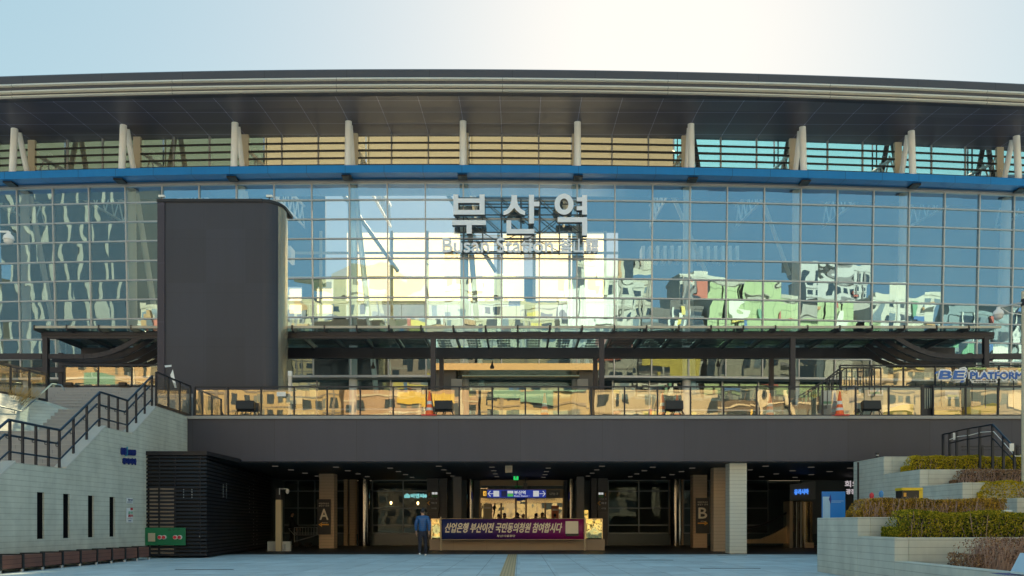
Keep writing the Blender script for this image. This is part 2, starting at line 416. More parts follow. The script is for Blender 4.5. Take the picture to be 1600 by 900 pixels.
sk_warm, sk_cyan, sk_dim = skymat('sunlit_hall_tint', (.60,.55,.42), .36), skymat('bright_sky_tint', (.24,.66,1.0), .70), skymat('unlit_hall_tint', (.30,.42,.38), .30)  # screen colours stand in for sunlit hall, bright sky and dim wing
sk_glass = glassmat('added_skylight_glass', (.7,.85,.9), (.85,.90,.90), .12, .001, 1)
for k in range(-7, 7):
    xa, xb = (k*3+1.5)*PW, (k*3+4.5)*PW; xm = (xa+xb)/2
    ms = sk_warm if -13 < xm < 9 else (sk_cyan if xm > 12 else sk_dim)
    def sy(X): return fy0(X)+4.35
    MB().face([(xa,sy(xa),25.6),(xb,sy(xb),25.6),(xb,60.35,27.75),(xa,60.35,27.75)]).build('added_skylight', sk_glass, rf)  # added opening that lets sun fall on the screens behind the clerestory
    MB().face([(xa+.05,sy(xa),21.9),(xb-.05,sy(xb),21.9),(xb-.05,sy(xb),25.55),(xa+.05,sy(xa),25.55)]).build('added_glow_screen', ms, rf)  # added sheet, lit from behind to brighten the clerestory glass
    rb = MB()
    for j in (0,):
        X = xa+(xb-xa)*j/6+.2; rb.bar((X,sy(X)-.15,22.3),(X,sy(X)-.15,25.5),.05,.10,(0,1,0))
    rb.bar((xa,sy(xa)-.15,22.9),(xb,sy(xb)-.15,22.9),.08,.10); rb.bar((xa,sy(xa)-.15,24.1),(xb,sy(xb)-.15,24.1),.05,.06)
    if xm > 12 or xm < -13:
        rb.bar((xa+.3,sy(xa)-.25,22.2),(xa+.9,sy(xa)-.25,25.4),.28,.12); rb.bar((xa+1.6,sy(xa)-.25,22.2),(xa+1.1,sy(xa)-.25,25.4),.28,.12)
    rb.build('screen_frame', darkmetal if xm > 12 else pale_rib, rf)
MB().sweep(fas).build('roof_edge', roofdark, rf); MB().sweep(top).build('rear_roof', roofdark, rf)
MB().sweep(secs, closed=False).build('soffit', soff, rf)
ceilm = pmat('hall_ceiling', (.40,.42,.42), .6, 0, .1, 1, lines=[(1,.5,.12,0)], linecol=.45)
MB().sweep(inner, closed=False).build('hall_ceiling', ceilm, rf); MB().sweep(inner2, closed=False).build('front_ceiling', ceilm, rf)
strip = pmat('edge_strip', (.74,.70,.62), .4, .2, .06, 2, lines=[(0,4*PW,.03,.9)], linecol=.5)
for (ya, yb, dep) in ((120.2,124.6,.16),(131,135.6,.20),(138.4,142.2,.14)):
    secs = []
    za, zb = ZP(ya,42.2), ZP(yb,42.2)
    for i in range(-50, 51):
        X = float(i); e = EY(X)
        secs.append([Vector((X,e-.003,za)),Vector((X,e-dep*.6,za-.02)),Vector((X,e-dep,zb+.02)),Vector((X,e-.003,zb))])
    MB().sweep(secs).build('edge_strip', strip, rf)
# inside of the hall: floor, rear wall with rear windows and an added high gap for the sun, trusses, gallery
hallfloor = pmat('hall_floor', (.16,.16,.15), .3, 0, .1, 1)
MB().box(-48,48,47.6,63,5.2,5.38).build('hall_floor', hallfloor, st)
rearw = pmat('hall_rear_wall', (.020,.035,.05), .7, 0, .2, .4, lines=[(0,2.1,.1,0),(2,1.4,.06,0)], linecol=.7)
RX0, RX1, RZ0, RZ1 = -17.2, 7.2, 15.6, 22.6
rw = MB()
rw.box(-48,RX0,61.0,61.3,5.38,28.25); rw.box(RX1,48,61.0,61.3,5.38,28.25)
rw.box(RX0+.002,RX1-.002,61.0,61.3,5.38,RZ0); rw.box(RX0+.002,-14.3,61.0,61.3,RZ1,28.25); rw.box(-4.8,RX1-.002,61.0,61.3,RZ1,28.25); rw.box(-8.0,-4.803,61.0,61.3,27.7,28.25)  # high gap added so sun reaches the stair wall and tower
for x0, x1 in ((-16.0,-14.9),(-13.7,-12.8),(-1.9,-1.3),(.3,1.1),(6.3,7.1)): rw.box(x0,x1,61.01,61.29,RZ0,RZ0+3.6)
rw.box(RX0,-14.3,61.02,61.28,18.6,RZ1)
rw.build('rear_wall', rearw, st)
rwf = MB()
for i in range(1, 10): rwf.box(RX0+i*2.6-.10,RX0+i*2.6+.10,60.82,60.97,RZ0,RZ1)
for z in (17.4, 19.2, 21.0): rwf.box(RX0,RX1,60.86,60.96,z-.09,z+.09)
rwf.build('rear_window_frame', pmat('rear_frame_tan',(.40,.33,.20),.6), st)
MB().box(-48.3,-48,47.2,62,5.4,23.4).box(48,48.3,47.2,62,5.4,23.4).build('end_wall', rearw, st)
backlit = skymat('added_backlit_panel', (.90,.82,.62), .85)
bm2, g = newmat('backlit_sheet'); g.node('ShaderNodeOutputMaterial', {0: g.node('ShaderNodeMixShader', {0: .28, 1: g.node('ShaderNodeBsdfTranslucent', {0: (.97,.84,.56,1)}).outputs[0], 2: g.node('ShaderNodeBsdfTransparent', {0: (.9,.9,.85,1)}).outputs[0]}).outputs[0]})
for x0, x1, z0, z1 in ((-12.7,-9.6,17.3,22.5),(-9.5,-7.0,17.3,22.5),(-6.9,-4.4,17.3,22.5),(-4.3,-1.95,17.3,21.9),(-1.25,.25,17.3,22.5),(1.15,3.6,17.3,22.5),(3.7,6.2,17.3,22.5),(-14.9,-13.75,16.6,18.4),(-16.9,-16.05,16.6,18.4)):
    MB().face([(x0,60.98,z0),(x1,60.98,z0),(x1,60.98,z1),(x0,60.98,z1)]).build('added_backlit_panel', bm2, st)  # added sheets, lit from behind so the hall centre glows
gal = MB(); pale = pmat('gallery_plaster', (.62,.60,.54), .6, 0, .06)
MB().box(-48,RX0-.5,54.5,60.9,11.6,12.3).build('wing_gallery', MATS['hall_rear_wall'], st); MB().box(RX1+.5,48,54.5,60.9,11.6,12.3).build('wing_gallery', MATS['hall_rear_wall'], st); gal.box(RX0-.4,RX1+.4,57.0,60.9,13.9,15.2)
gal.build('gallery', pale, st)
gr = MB()
for x0, x1, y, z in ((-48,RX0-.5,54.6,12.3),(RX1+.5,48,54.6,12.3),(RX0-.4,RX1+.4,57.1,15.2)):
    gr.bar((x0,y,z+1.05),(x1,y,z+1.05),.06,.06)
    n = int((x1-x0)/1.5)
    for i in range(n+1): gr.bar((x0+(x1-x0)*i/n,y,z),(x0+(x1-x0)*i/n,y,z+1.05),.04,.04)
gr.build('gallery_railing', galv, st)
tr = MB()
for k in range(-7, 8):
    X = k*3*PW+1.5*PW
    tr.tube((X,fy0(X)+1.6,22.9),(X,60.8,24.4),.10,8); tr.tube((X,fy0(X)+2.2,21.9),(X,60.8,22.9),.09,8)
    for j in range(9):
        y = 49.2+j*1.3; tr.tube((X,y,22.0+j*.09),(X,y+.65,23.2+j*.13),.05,6); tr.tube((X,y+.65,23.2+j*.13),(X,y+1.3,22.1+j*.09),.05,6)
tr.build('roof_truss', whitesteel, st, smooth=True)
dg = MB()
for X in (-19.2,-9.5,-3.2,10.5,16): dg.tube((X-1.6,fy0(X)+3,21.6),(X+1.6,fy0(X)+7,17.5),.13,10)
dg.build('diagonal_brace', pmat('brace_paint',(.72,.66,.52),.4,0,.05), st, smooth=True)
lv = MB()
for X in (-23, 8):
    for j in range(14): lv.box(X+.4+j*.5,X+.62+j*.5,57.5,58.6,19.4 if not RX0 < X < RX1 else 23.0,20.4 if not RX0 < X < RX1 else 23.9)
lv.build('ceiling_baffle', whitesteel, st)

# ================================================================== THE RAISED DECK
deck = thing('elevated_deck', 'raised entrance deck with a broad charcoal edge over the open passage', 'deck', (0, 32.5, 0))
ZD = 5.4
DX0, DX1 = -13.0, 44.0
MB().box(DX0,DX1,32.5,32.9,ZP(721,32.5),ZD-.12).build('deck_edge', pmat('deck_edge_panel', (.052,.055,.080), .5, .1, .09, .5, lines=[(0,3.2,.016,0)], linecol=.55, streak=.16, tile=(0,2,3.2,9)), deck)
MB().box(DX0,DX1,32.42,33.05,ZD-.117,ZD).build('coping', pmat('coping_stone',(.34,.34,.34),.7,0,.1,4), deck)
deckp = pmat('deck_paving', (.30,.30,.29), .6, 0, .1, 1, lines=[(0,.6,.01,0),(1,.6,.01,0)], linecol=.6)
MB().box(DX0,DX1,33.053,47.5,ZD-.5,ZD-.002).build('deck_slab', deckp, deck)
ceil = pmat('passage_ceiling', (.055,.058,.062), .6, .1, .1, 1, lines=[(0,1.8,.025,.4)], linecol=2.2)
ZC = 3.60
MB().box(DX0,DX1,32.903,46.5,ZC,ZC+.12).build('ceiling', ceil, deck)
slot = emat('slot_lamp', (1.0,.90,.74), .018)
for i, X in enumerate([-10.2,-7.8,-5.6,-3.4,-1.2,1.2,3.4,5.6,7.4,10.2,12.3,14.2]):
    for j in range(4):
        y = 34.6+j*2.4+(i%3)*.6
        MB().box(X-.11,X+.11,y-.09,y+.09,ZC-.03,ZC-.002).build('ceiling_lamp', slot, deck)
tanst = pmat('warm_lit_tile', (.52,.38,.25), .6, 0, .08, 2, lines=[(2,.145,.014,0)], linecol=.62)  # warm light under the deck is put into this tan colour
grayst = pmat('grey_tile', (.60,.60,.52), .65, 0, .08, 2, lines=[(2,.145,.014,0)], linecol=.62)
darkst = pmat('dark_tile', (.085,.085,.095), .5, 0, .08, 2, lines=[(2,.29,.012,0)], linecol=.6)
def pillar(px0, px1, Y, mat, depth=None):
    x0, x1 = XP(px0,Y), XP(px1,Y); d = depth or (x1-x0)
    return MB().box(x0,x1,Y,Y+d,.005,ZC-.003).build('pillar', mat, deck, bevel=.015)
pillar(498.5,522,40.0,tanst)
pillar(537,543,45.2,tanst,.25); pillar(546,556,45.2,tanst,.4)
pillar(1083,1105,41.0,tanst)
pillar(1048,1059,45.2,tanst,.4); pillar(1063,1068,45.2,tanst,.25)
pillar(1115,1137,35.6,tanst); pillar(1140,1167,32.95,grayst)
pillar(667.5,685,44.0,darkst); pillar(685.6,699,44.2,darkst,.5)
pillar(923.5,933,44.2,darkst,.5); pillar(934,950,44.0,darkst)
pillar(708,721,42.6,pmat('hanging_panel',(.16,.155,.16),.5,.1,.08),.25).location.z = 0
pillar(901,913,42.6,MATS['hanging_panel'],.25)
steelc = pmat('polished_steel', (.24,.23,.22), .12, 1.0, .05, .8)
def round_pillar(px, Y, r):
    X = XP(px,Y); MB().tube((X,Y,.005),(X,Y,ZC-.003),r,24).build('pillar', steelc, deck, smooth=True)
round_pillar(569,44.6,.31); round_pillar(1056,44.9,.3); round_pillar(735,44.6,.2); round_pillar(892,44.6,.2)

# ------------------------------------------------------------------ concourse glazing below the deck
con = thing('concourse_front', 'dark glazed ground floor front at the back of the passage', 'shop front', (0, 45.8, 0))
glass_dk = glassmat('concourse_glass', (.62,.80,.86), (.42,.52,.52), .02, .002, .8, (1.6, 1.6, 0))
framed = pmat('steel_frame_teal', (.16,.19,.21), .4, .4, .1)
plm = pmat('plinth_stone', (.06,.085,.10), .25, .1, .1)
YG = 45.9
def wing(xs, zs, name='window'):
    for a, b in zip(xs[:-1], xs[1:]):
        gp = MB().face([(a,YG,zs[0]),(b,YG,zs[0]),(b,YG,zs[-1]),(a,YG,zs[-1])]).build(name, glass_dk, con)
        f = MB()
        for z in zs: f.bar((a+.03,YG-.03,z),(b-.03,YG-.03,z),.08,.07)
        f.bar((a,YG-.03,zs[0]),(a,YG-.03,zs[-1]),.06,.08,(0,1,0)); f.bar((b,YG-.03,zs[0]),(b,YG-.03,zs[-1]),.058,.078,(0,1,0))
        f.build('window_frame', framed, gp)
zs = [ZP(833,YG),ZP(820.5,YG),ZP(794,YG),ZP(767.5,YG),3.58]
wing([XP(p,YG) for p in (418,466,492,524,546)], zs); wing([XP(p,YG) for p in (582,630,668)], zs)
wing([XP(p,YG) for p in (950,998,1045)], zs); wing([XP(p,YG) for p in (1068,1108,1160,1200)], zs)
MB().box(-13,XP(705,YG),YG-.5,YG+.3,.005,zs[0]-.04).box(XP(922,YG),40,YG-.5,YG+.3,.005,zs[0]-.04).build('plinth', plm, con)
dkw = pmat('passage_wall', (.10,.125,.13), .6, 0, .2, .8)
MB().box(-13,40,56,56.2,0,3.6).box(-13.2,-13,33,56,0,3.6).box(15.5,40,YG+.02,YG+.2,.01,3.58).box(-13,40,YG+.3,56,3.45,3.58).build('inner_wall', dkw, con)
MB().box(XP(699,YG),XP(750,YG),YG,YG+.2,.005,3.58).box(XP(882,YG),XP(924,YG),YG,YG+.2,.005,3.58).build('dark_panel', dkw, con)
# entrance doors in the middle
xs = [XP(p,YG) for p in (750,806,822,880)]
gate = MB().face([(xs[0],YG+.1,.01),(xs[3],YG+.1,.01),(xs[3],YG+.1,3.55),(xs[0],YG+.1,3.55)]).build('entrance_glass', glassmat('entrance_glass',(.95,.88,.70),(.30,.32,.32),.24,.005,.9,(.9,1.2,0)), con)
f = MB()
for x in (*xs, XP(783,YG), XP(852,YG)): f.box(x-.05,x+.05,YG-.08,YG+.06,.01,ZP(778,YG)-.003)
f.box(xs[0],xs[3],YG-.10,YG+.05,ZP(778,YG),ZP(764,YG)); f.box(xs[0],xs[3],YG-.06,YG+.05,ZP(756,YG)-.1,ZP(752,YG)+.1)
f.build('entrance_frame', pmat('bronze_frame',(.10,.075,.05),.3,.7,.1), gate)
MB().box(xs[0]+.05,xs[1]-.05,YG-.35,YG-.1,ZP(786,YG),ZP(779,YG)).box(xs[2]+.05,xs[3]-.05,YG-.35,YG-.1,ZP(786,YG),ZP(779,YG)).build('door_header', gold, con)
lampw = emat('pendant_bulb', (1.0,.55,.2), 5)
for px, py in ((611,786),(653,786.5),(744,790)):
    p = W(px,py,48); m = MB().lathe(tuple(p), [(.0,.11),(.05,.08),(.065,0),(.04,-.07),(.0,-.09)], 10)
    lo_ = thing('pendant_lamp', {611:'small warm pendant lamp glowing behind the window above letter A side',653:'small warm pendant lamp glowing just above the walking person',744:'tiny warm lamp glowing beside the round pillar by the doors'}[px], 'lamp', tuple(p), 'pendant lamps inside the passage')
    m.build('bulb', lampw, lo_, smooth=True); MB().tube(p+Vector((0,0,.11)),Vector((p.x,p.y,3.44)),.012,6).build('cord', darkmetal, lo_)
# ================================================================== RAILINGS ALONG THE DECK
railm = pmat('rail_navy', (.018,.024,.038), .4, .35, .08)
glass_rail = glassmat('railing_glass', (1.0,.90,.66), (.86,.89,.86), .22, .0018, .8, (1.3, 2.0, 5))
def glass_railing(name, label, pts, z0, n_per=1.3, h=1.2, gtop=1.08, group=None, lean=0.0, posts=True):
    t = thing(name, label, 'railing', tuple(Vector(pts[0])*1), group)
    for a, b in zip(pts[:-1], pts[1:]):
        a, b = Vector(a), Vector(b); n = max(1, round((b-a).length/n_per)); up = Vector((0,0,1))
        for i in range(n):
            p, q = a.lerp(b, i/n), a.lerp(b, (i+1)/n); d = (q-p).normalized()*.03
            MB().face([p+d+up*.08,q-d+up*.08,q-d+up*gtop,p+d+up*gtop]).build('glass_panel', glass_rail, t)
            MB().bar(p, p+up*(h-.02), .055, .075, (0,1,0)).build('post', railm, t)
        MB().bar(b, b+up*(h-.02), .055, .075, (0,1,0)).build('post', railm, t)
        MB().bar(a+up*h, b+up*h, .07, .05).build('handrail', railm, t)
        MB().bar(a+up*.05, b+up*.05, .05, .10).build('bottom_rail', railm, t)
    return t
YR = 32.88
glass_railing('glass_railing', 'long glass railing with dark posts along the front edge of the raised deck', [(-12.85,YR,ZD),(XP(1440,YR),YR,ZD)], ZD)
glass_railing('glass_railing', 'glass railing of the deck to the right of the open dark gate', [(XP(1458,YR),YR,ZD),(24,YR,ZD)], ZD)
glass_railing('glass_railing', 'short glass railing turning back along the top of the stair wall', [(-13.0,29.7,ZD),(-13.0,YR-.1,ZD)], ZD, 1.0)
# gate leaf standing open
gt = thing('railing_gate', 'narrow dark barred gate standing open between the two deck railings', 'gate', (XP(1441,33),33,ZD))
gx = XP(1440,33)
MB().bar((gx+.05,33,ZD),(gx+.05,33,ZD+1.28),.07,.07,(0,1,0)).build('gate_post', railm, gt)
MB().bar((gx+.45,33,ZD),(gx+.45,33,ZD+1.28),.07,.07,(0,1,0)).build('gate_post', railm, gt)
m = MB()
for i in range(4): m.bar((gx+.12+i*.09,33.05,ZD+.1),(gx+.12+i*.09,33.05,ZD+1.2),.03,.03,(0,1,0))
m.bar((gx+.08,33.05,ZD+1.2),(gx+.42,33.05,ZD+1.2),.05,.05); m.box(gx+.08,gx+.42,33.02,33.08,ZD+.08,ZD+.36)
m.build('gate_leaf', railm, gt)

# ================================================================== CANOPY ON THE DECK
cp = thing('deck_canopy', 'long dark steel canopy with glass solar roof in front of the hall', 'canopy', (0, 36, ZD))
YF_, YB_ = 36.1, 39.4
zfb, zft = ZP(529,YF_), ZP(519.5,YF_)
cx0, cx1 = XP(66,YF_), XP(1552,YF_)
m = MB().box(cx0,cx1,YF_-.10,YF_+.10,ZP(524.6,YF_)+.003,zft).box(cx0,cx1,YF_-.07,YF_+.07,ZP(529.5,YF_),ZP(524.6,YF_)); m.build('front_beam', canopymetal, cp)
ZG = ZP(516,YF_)+.0
MB().box(cx0,cx1,YB_-.12,YB_+.12,ZP(560,YB_),ZP(543,YB_)-.02).build('rear_beam', canopymetal, cp)
MB().box(cx0,cx1,35.50,35.56,ZG-.05,ZG+.05).build('gutter', pmat('gutter_metal',(.40,.40,.36),.4,.4,.08), cp)
def post(px, Y, w=.22, base=ZD):
    X = XP(px,Y); MB().box(X-w/2,X+w/2,Y-w/2,Y+w/2,base,ZG-.32).build('post', canopymetal, cp, bevel=.01)
for px in (72,376,677,940,1238,1540): post(px,YF_,.22)
for px in (96,690,930,1205,1515): post(px,YB_,.2)
frost = newmat('frosted_glass'); fm, g = frost
g.node('ShaderNodeOutputMaterial', {0: g.node('ShaderNodeMixShader', {0: .35, 1: g.node('ShaderNodeBsdfTransparent', {0: (.75,.85,.80,1)}).outputs[0],
        2: g.node('ShaderNodeBsdfTranslucent', {0: (.80,.88,.80,1)}).outputs[0]}).outputs[0]})
clearg = glassmat('canopy_glass', (.6,.8,.9), (.40,.52,.54), .05, .002, 1, None)
cellm = pmat('solar_cell', (.012,.015,.022), .3, .2, .1)
x = cx0; bw = 1.345; n = int((cx1-cx0)/bw)
bw = (cx1-cx0)/n
for i in range(n):
    a, b = cx0+i*bw+.03, cx0+(i+1)*bw-.03
    mid = -3.75 < (a+b)/2 < 3.55
    gp = MB().face([(a,35.55,ZG),(b,35.55,ZG),(b,YB_+.5,ZG),(a,YB_+.5,ZG)]).build('roof_panel', fm if mid else clearg, cp)
    c = MB()
    for j in range(6):
        y0, y1 = 36.3+j*.56, 36.3+j*.56+.50
        if mid:
            for q in range(5): c.box(a+.38+q*.125,a+.38+q*.125+.11,y0+.05,y1-.09,ZG+.004,ZG+.012)
        else:
            for q in range(8):
                w_ = (b-a-.2)/8; c.box(a+.1+q*w_,a+.1+q*w_+w_*.88,y0,y1,ZG+.004,ZG+.012)
    c.build('solar_cells', cellm, gp)
    MB().bar((cx0+i*bw,35.5,ZG-.03),(cx0+i*bw,YB_+.4,ZG-.03),.07,.22).build('rafter', canopymetal, cp)
for sgn, xe in ((1, cx0), (-1, cx1)):
    for j, Y in enumerate((36.1,36.9,37.7,38.5,39.3)):
        pts = []
        zf = ZP(557,36.1)
        for t in range(13):
            u = t/12
            if u < .35: pts.append(Vector((xe+sgn*(u/.35*1.9),Y,zf)))
            else:
                w_ = (u-.35)/.65; pts.append(Vector((xe+sgn*(1.9+w_*2.6),Y,zf+(ZG-.12-zf)*w_**1.9)))
        mm = MB()
        for p, q in zip(pts[:-1], pts[1:]): mm.bar(p, q+(q-p)*.04, .10, .20)
        mm.build('curved_rib', canopymetal, cp)
    MB().bar((xe,36.1,ZP(557,36.1)),(xe-sgn*6,36.1,ZP(557,36.1)),.14,.24).build('end_beam', canopymetal, cp)
    MB().bar((xe,39.3,ZP(557,36.1)),(xe-sgn*6,39.3,ZP(557,36.1)),.14,.24).build('end_beam', canopymetal, cp)
for px in (583,769,1122):
    X = XP(px,38); p = Vector((X,38,ZP(571 if px != 1122 else 568,38)))
    h = thing('hanging_bell', {583:'black pear shaped speaker hung from the canopy left of the portal',769:'black pear shaped speaker hung before the bronze portal canopy',1122:'black pear shaped speaker hung under the canopy between its two posts'}[px], 'speaker', tuple(p), 'speakers hung under the deck canopy')
    MB().lathe(tuple(p), [(.0,.16),(.03,.14),(.05,.02),(.10,-.06),(.09,-.14),(0,-.16)], 12).build('horn', blacksign, h, smooth=True)
    MB().tube(p+Vector((0,0,.15)),(X,38,ZG-.06),.014,6).build('stem', blacksign, h)

# ================================================================== PODIUM AND STAIRS, LEFT
ZU = 6.86                                              # upper level
SL = 1.45/2.25
prof = [(18.2,.0),(21.4-.0,2.62),(23.8,2.62),(26.05,4.07),(27.9,4.07),(29.75,5.25),(32.2,5.25),(34.55,6.78)]
stair = thing('stone_staircase', 'broad grey stone stairs climbing behind the concrete wall to the upper level', 'staircase', (-16, 18, 0))
def flight(y0, z0, y1, z1, x0, x1):
    n = max(1, round((z1-z0)/.155)); m = MB()
    for i in range(n):
        ya = y0+(y1-y0)*i/n; zb = z0+(z1-z0)*(i+1)/n
        m.box(x0,x1,ya,y1+.0005*i,z0 if i == 0 else z0+(z1-z0)*i/n,zb); m.m = 1; m.box(x0+.01,x1-.01,ya-.02,ya+.05,zb-.028,zb+.004); m.m = 0
    return m
for (y0,z0),(y1,z1) in zip(prof[:-1], prof[1:]):
    if z1 > z0: flight(y0,z0,y1,z1,(-16.4 if y0 < 30 else -18.98),-13.33).build('flight', [granite, pmat('stair_nosing',(.36,.37,.38),.7,0,.1,5)], stair)
    else: MB().box(-16.4 if y0 < 30 else -18.98,-13.33,y0,y1,z0-.5,z0).build('landing', granite, stair)
pod = thing('upper_podium', 'stone podium carrying the upper level on the left beside the tower', 'podium', (-20, 34.6, 0))
MB().box(-34,-13.02,34.56,47.0,0,ZU).build('podium_block', granite, pod)
MB().box(-30,-17.6,24,31.2,0,5.2).build('planter_bed', conc_plain, pod)
pr = thing('upper_podium', 'pale stone podium wall of the upper level on the right behind the deck', 'podium', (20, 34.6, ZD))
podwall = pmat('pale_podium_wall', (.36,.40,.36), .7, 0, .08, 1, lines=[(2,.2,.008,0),(0,.6,.008,0)], linecol=.7)
MB().box(XP(1312,34.6),44,34.6,47.2,ZD,ZU).build('podium_block', podwall, pr)
glass_railing('glass_railing', 'glass railing along the top of the stairs left of the tower', [(-19.0,34.7,ZU),(-13.4,34.7,ZU)], ZU, 1.37, .95, .86)
glass_railing('glass_railing', 'glass railing on the upper level under the sign letters at the right', [(XP(1312,34.8),34.8,ZU),(28,34.8,ZU)], ZU, 1.37, .95, .86)
# sunny side wall of the stairs with its own glass rail
sw = thing('stair_side_wall', 'low board marked concrete wall on the far side of the stairs', 'wall', (-19.1, 29, 0))
MB().sweep([[(-16.405,y,0),(-16.405,y,zb_),(xt,y+.2,zt2),(xt-.4,y+.2,zt2),(xt-.4,y+.2,0)] for y,zb_,xt,zt2 in ((24.5,3.2,-17.1,5.3),(26.05,4.1,-17.25,5.45),(27.9,4.12,-17.45,5.58),(29.75,5.27,-17.7,5.72),(31.6,5.30,-17.95,5.82))]).face([(-16.405,31.6,0),(-16.405,31.6,5.3),(-17.95,31.8,5.82),(-18.35,31.8,5.82),(-18.35,31.8,0)]).build('wall', concrete, sw)
glass_railing('glass_railing', 'glass railing with pale handrail on the far side wall of the stairs', [(-17.3,26.0,5.42),(-18.05,31.7,5.84)], 5.8, 1.3, 1.06, .98)
# the tall front wall with slits
rwall = thing('stair_wall', 'tall board marked concrete stair wall with four narrow slits', 'wall', (-13.15, 25, 0))
XW = -13.0
_WP = [(16.5,0),(29.0,0),(32.48,0),(32.48,5.38),(29.75,5.38),(27.9,4.22),(26.05,4.22),(23.8,2.77),(21.4,2.77),(17.3,.13)]
slits = [(63.5,22.55),(104,23.83),(142,25.19),(175.5,26.5)]
# wall cut into strips to leave openings for the slits
def wall_top(y):
    pts = [(16.5,0),(17.3,.13),(21.4,2.77),(23.8,2.77),(26.05,4.22),(27.9,4.22),(29.75,5.38),(32.48,5.38)]
    for (a,za),(b,zb) in zip(pts[:-1],pts[1:]):
        if a <= y <= b: return za+(zb-za)*(y-a)/(b-a)
    return 5.38
ys = sorted({16.6,17.3,21.4,23.8,26.05,27.9,29.75,32.48} | {v for _, y in slits for v in (y-.17, y+.17)})
m = MB()
def slab(y0, y1, zl0, zl1, zt0, zt1):
    m.hexa([(XW-.32,y0,zl0),(XW,y0,zl0),(XW,y1,zl1),(XW-.32,y1,zl1),(XW-.32,y0,zt0),(XW,y0,zt0),(XW,y1,zt1),(XW-.32,y1,zt1)])
for a, b in zip(ys[:-1], ys[1:]):
    if any(abs((a+b)/2-y) < .17 for _, y in slits):
        slab(a,b,0,0,.78,.78); slab(a,b,2.05,2.05,wall_top(a),wall_top(b))
    else: slab(a,b,0,0,wall_top(a),wall_top(b))
m.build('wall', concrete, rwall)
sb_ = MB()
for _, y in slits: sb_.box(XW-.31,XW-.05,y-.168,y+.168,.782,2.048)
sb_.build('slit_shade_fill', pmat('slit_shade',(.003,.003,.004),.9,spec=.1), rwall)  # near-black fill stands in for the shade inside the slits
cap = MB()
for (y0,z0),(y1,z1) in (((17.3,.13),(21.4,2.77)),((23.8,2.77),(26.05,4.22)),((27.9,4.22),(29.75,5.38))):
    cap.hexa([(XW-.34,y0,z0+.003),(XW+.02,y0,z0+.003),(XW+.02,y1,z1+.003),(XW-.34,y1,z1+.003),(XW-.34,y0,z0+.05),(XW+.02,y0,z0+.05),(XW+.02,y1,z1+.05),(XW-.34,y1,z1+.05)])
cap.build('coping', pmat('pale_coping',(.52,.52,.49),.7,0,.1,4), rwall)
MB().box(XW-.32,XW-.003,32.483,32.55,2.9,5.37).build('corner_strip', pmat('corner_concrete',(.40,.36,.29),.8,0,.1,3), rwall)
# dark handrails on that wall
hr = thing('stair_handrail', 'dark steel handrail stepping up along the concrete stair wall', 'handrail', (XW-.16, 21, 2.8))
tealr = pmat('handrail_blue', (.035,.07,.11), .35, .5, .08)
def rz(y): return wall_top(y)
YP = [19.0,20.2,20.8,21.45,22.0,22.6,23.2,23.75,24.5,25.25,26.0,26.6,27.2,27.85,28.5,29.15,29.72]
for y in YP: MB().bar((XW-.16,y,rz(y)),(XW-.16,y,rz(y)+1.08),.06,.05,(0,1,0)).build('post', railm, hr)
for h_, nm, w_ in ((1.1,'handrail',.055),(.72,'handrail',.045),(.28,'lower_rail',.035)):
    mm = MB(); key = [18.0,21.4,23.8,26.05,27.9,29.75]
    for a, b in zip(key[:-1], key[1:]): mm.tube((XW-.16 if h_ != .72 else XW-.26,a,rz(a)+h_),(XW-.16 if h_ != .72 else XW-.26,b,rz(b)+h_),w_/2+.008,8)
    mm.build(nm, tealr, hr, smooth=True)
for y in YP: MB().path([(XW-.16,y,rz(y)+.62),(XW-.26,y,rz(y)+.64),(XW-.26,y,rz(y)+.72)],.011,6).build('bracket', railm, hr)
hr2 = thing('stair_handrail', 'bright steel handrail with a curled end on the sunny side of the stairs', 'handrail', (-16.4, 28, 5))
galvr = pmat('handrail_steel', (.30,.36,.38), .3, .8, .05)
pts = [(-16.6,25.5,4.95),(-16.9,28.2,5.0),(-17.3,30.7,6.35),(-17.35,31.1,6.40),(-17.2,31.2,6.38),(-17.1,31.2,6.2)]
MB().path(pts,.03,8).build('handrail', galvr, hr2, smooth=True)
for y, z in ((26.4,5.0),(27.9,5.01),(29.6,5.67)): MB().path([(-16.95-(y-26.4)*.12,y,z-.14),(-16.78-(y-26.4)*.12,y,z-.12),(-16.78-(y-26.4)*.12,y,z)],.014,6).build('bracket', galvr, hr2)
# little floods on the upper rail
for px in (108,192):
    p = W(px,603,34.45)
    t = thing('step_flood', 'small black floodlight on the upper step, %s' % ('nearer the sunlit side wall' if px == 108 else 'nearer the tower'), 'floodlight', tuple(p), 'small floodlights on the top step')
    MB().box(p.x-.14,p.x+.14,p.y-.1,p.y+.1,p.z,p.z+.14).build('housing', blacksign, t, bevel=.01); MB().box(p.x-.2,p.x+.3,p.y-.05,p.y+.05,p.z-.04,p.z-.003).build('bracket', blacksign, t)

# ================================================================== THE DARK TOWER
tw = thing('screen_tower', 'tall windowless charcoal clad tower with one rounded corner', 'tower', (-13, 33.9, ZD))
ZTt = ZP(316,33.9)
x0, x1 = XP(247,33.9), XP(437,33.9)
out = [(x0,33.9),(XP(410,33.9),33.9)]
for t in range(0, 91, 10):
    a = R(t); rx = x1-XP(410,33.9); out.append((XP(410,33.9)+rx*math.sin(a),33.9+1.0*(1-math.cos(a))))
out += [(x1-.17,35.7),(x0,35.7)]
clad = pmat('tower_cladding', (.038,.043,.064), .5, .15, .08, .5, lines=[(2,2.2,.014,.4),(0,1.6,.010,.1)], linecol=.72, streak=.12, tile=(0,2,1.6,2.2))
side = pmat('tower_sunlit_side', (.60,.54,.42), .24, .75, .06, .5, lines=[(2,2.6,.012,.4)], linecol=.75, spec=.7)  # pale gold stands in for the sunlit, reflecting strip of the rounded side
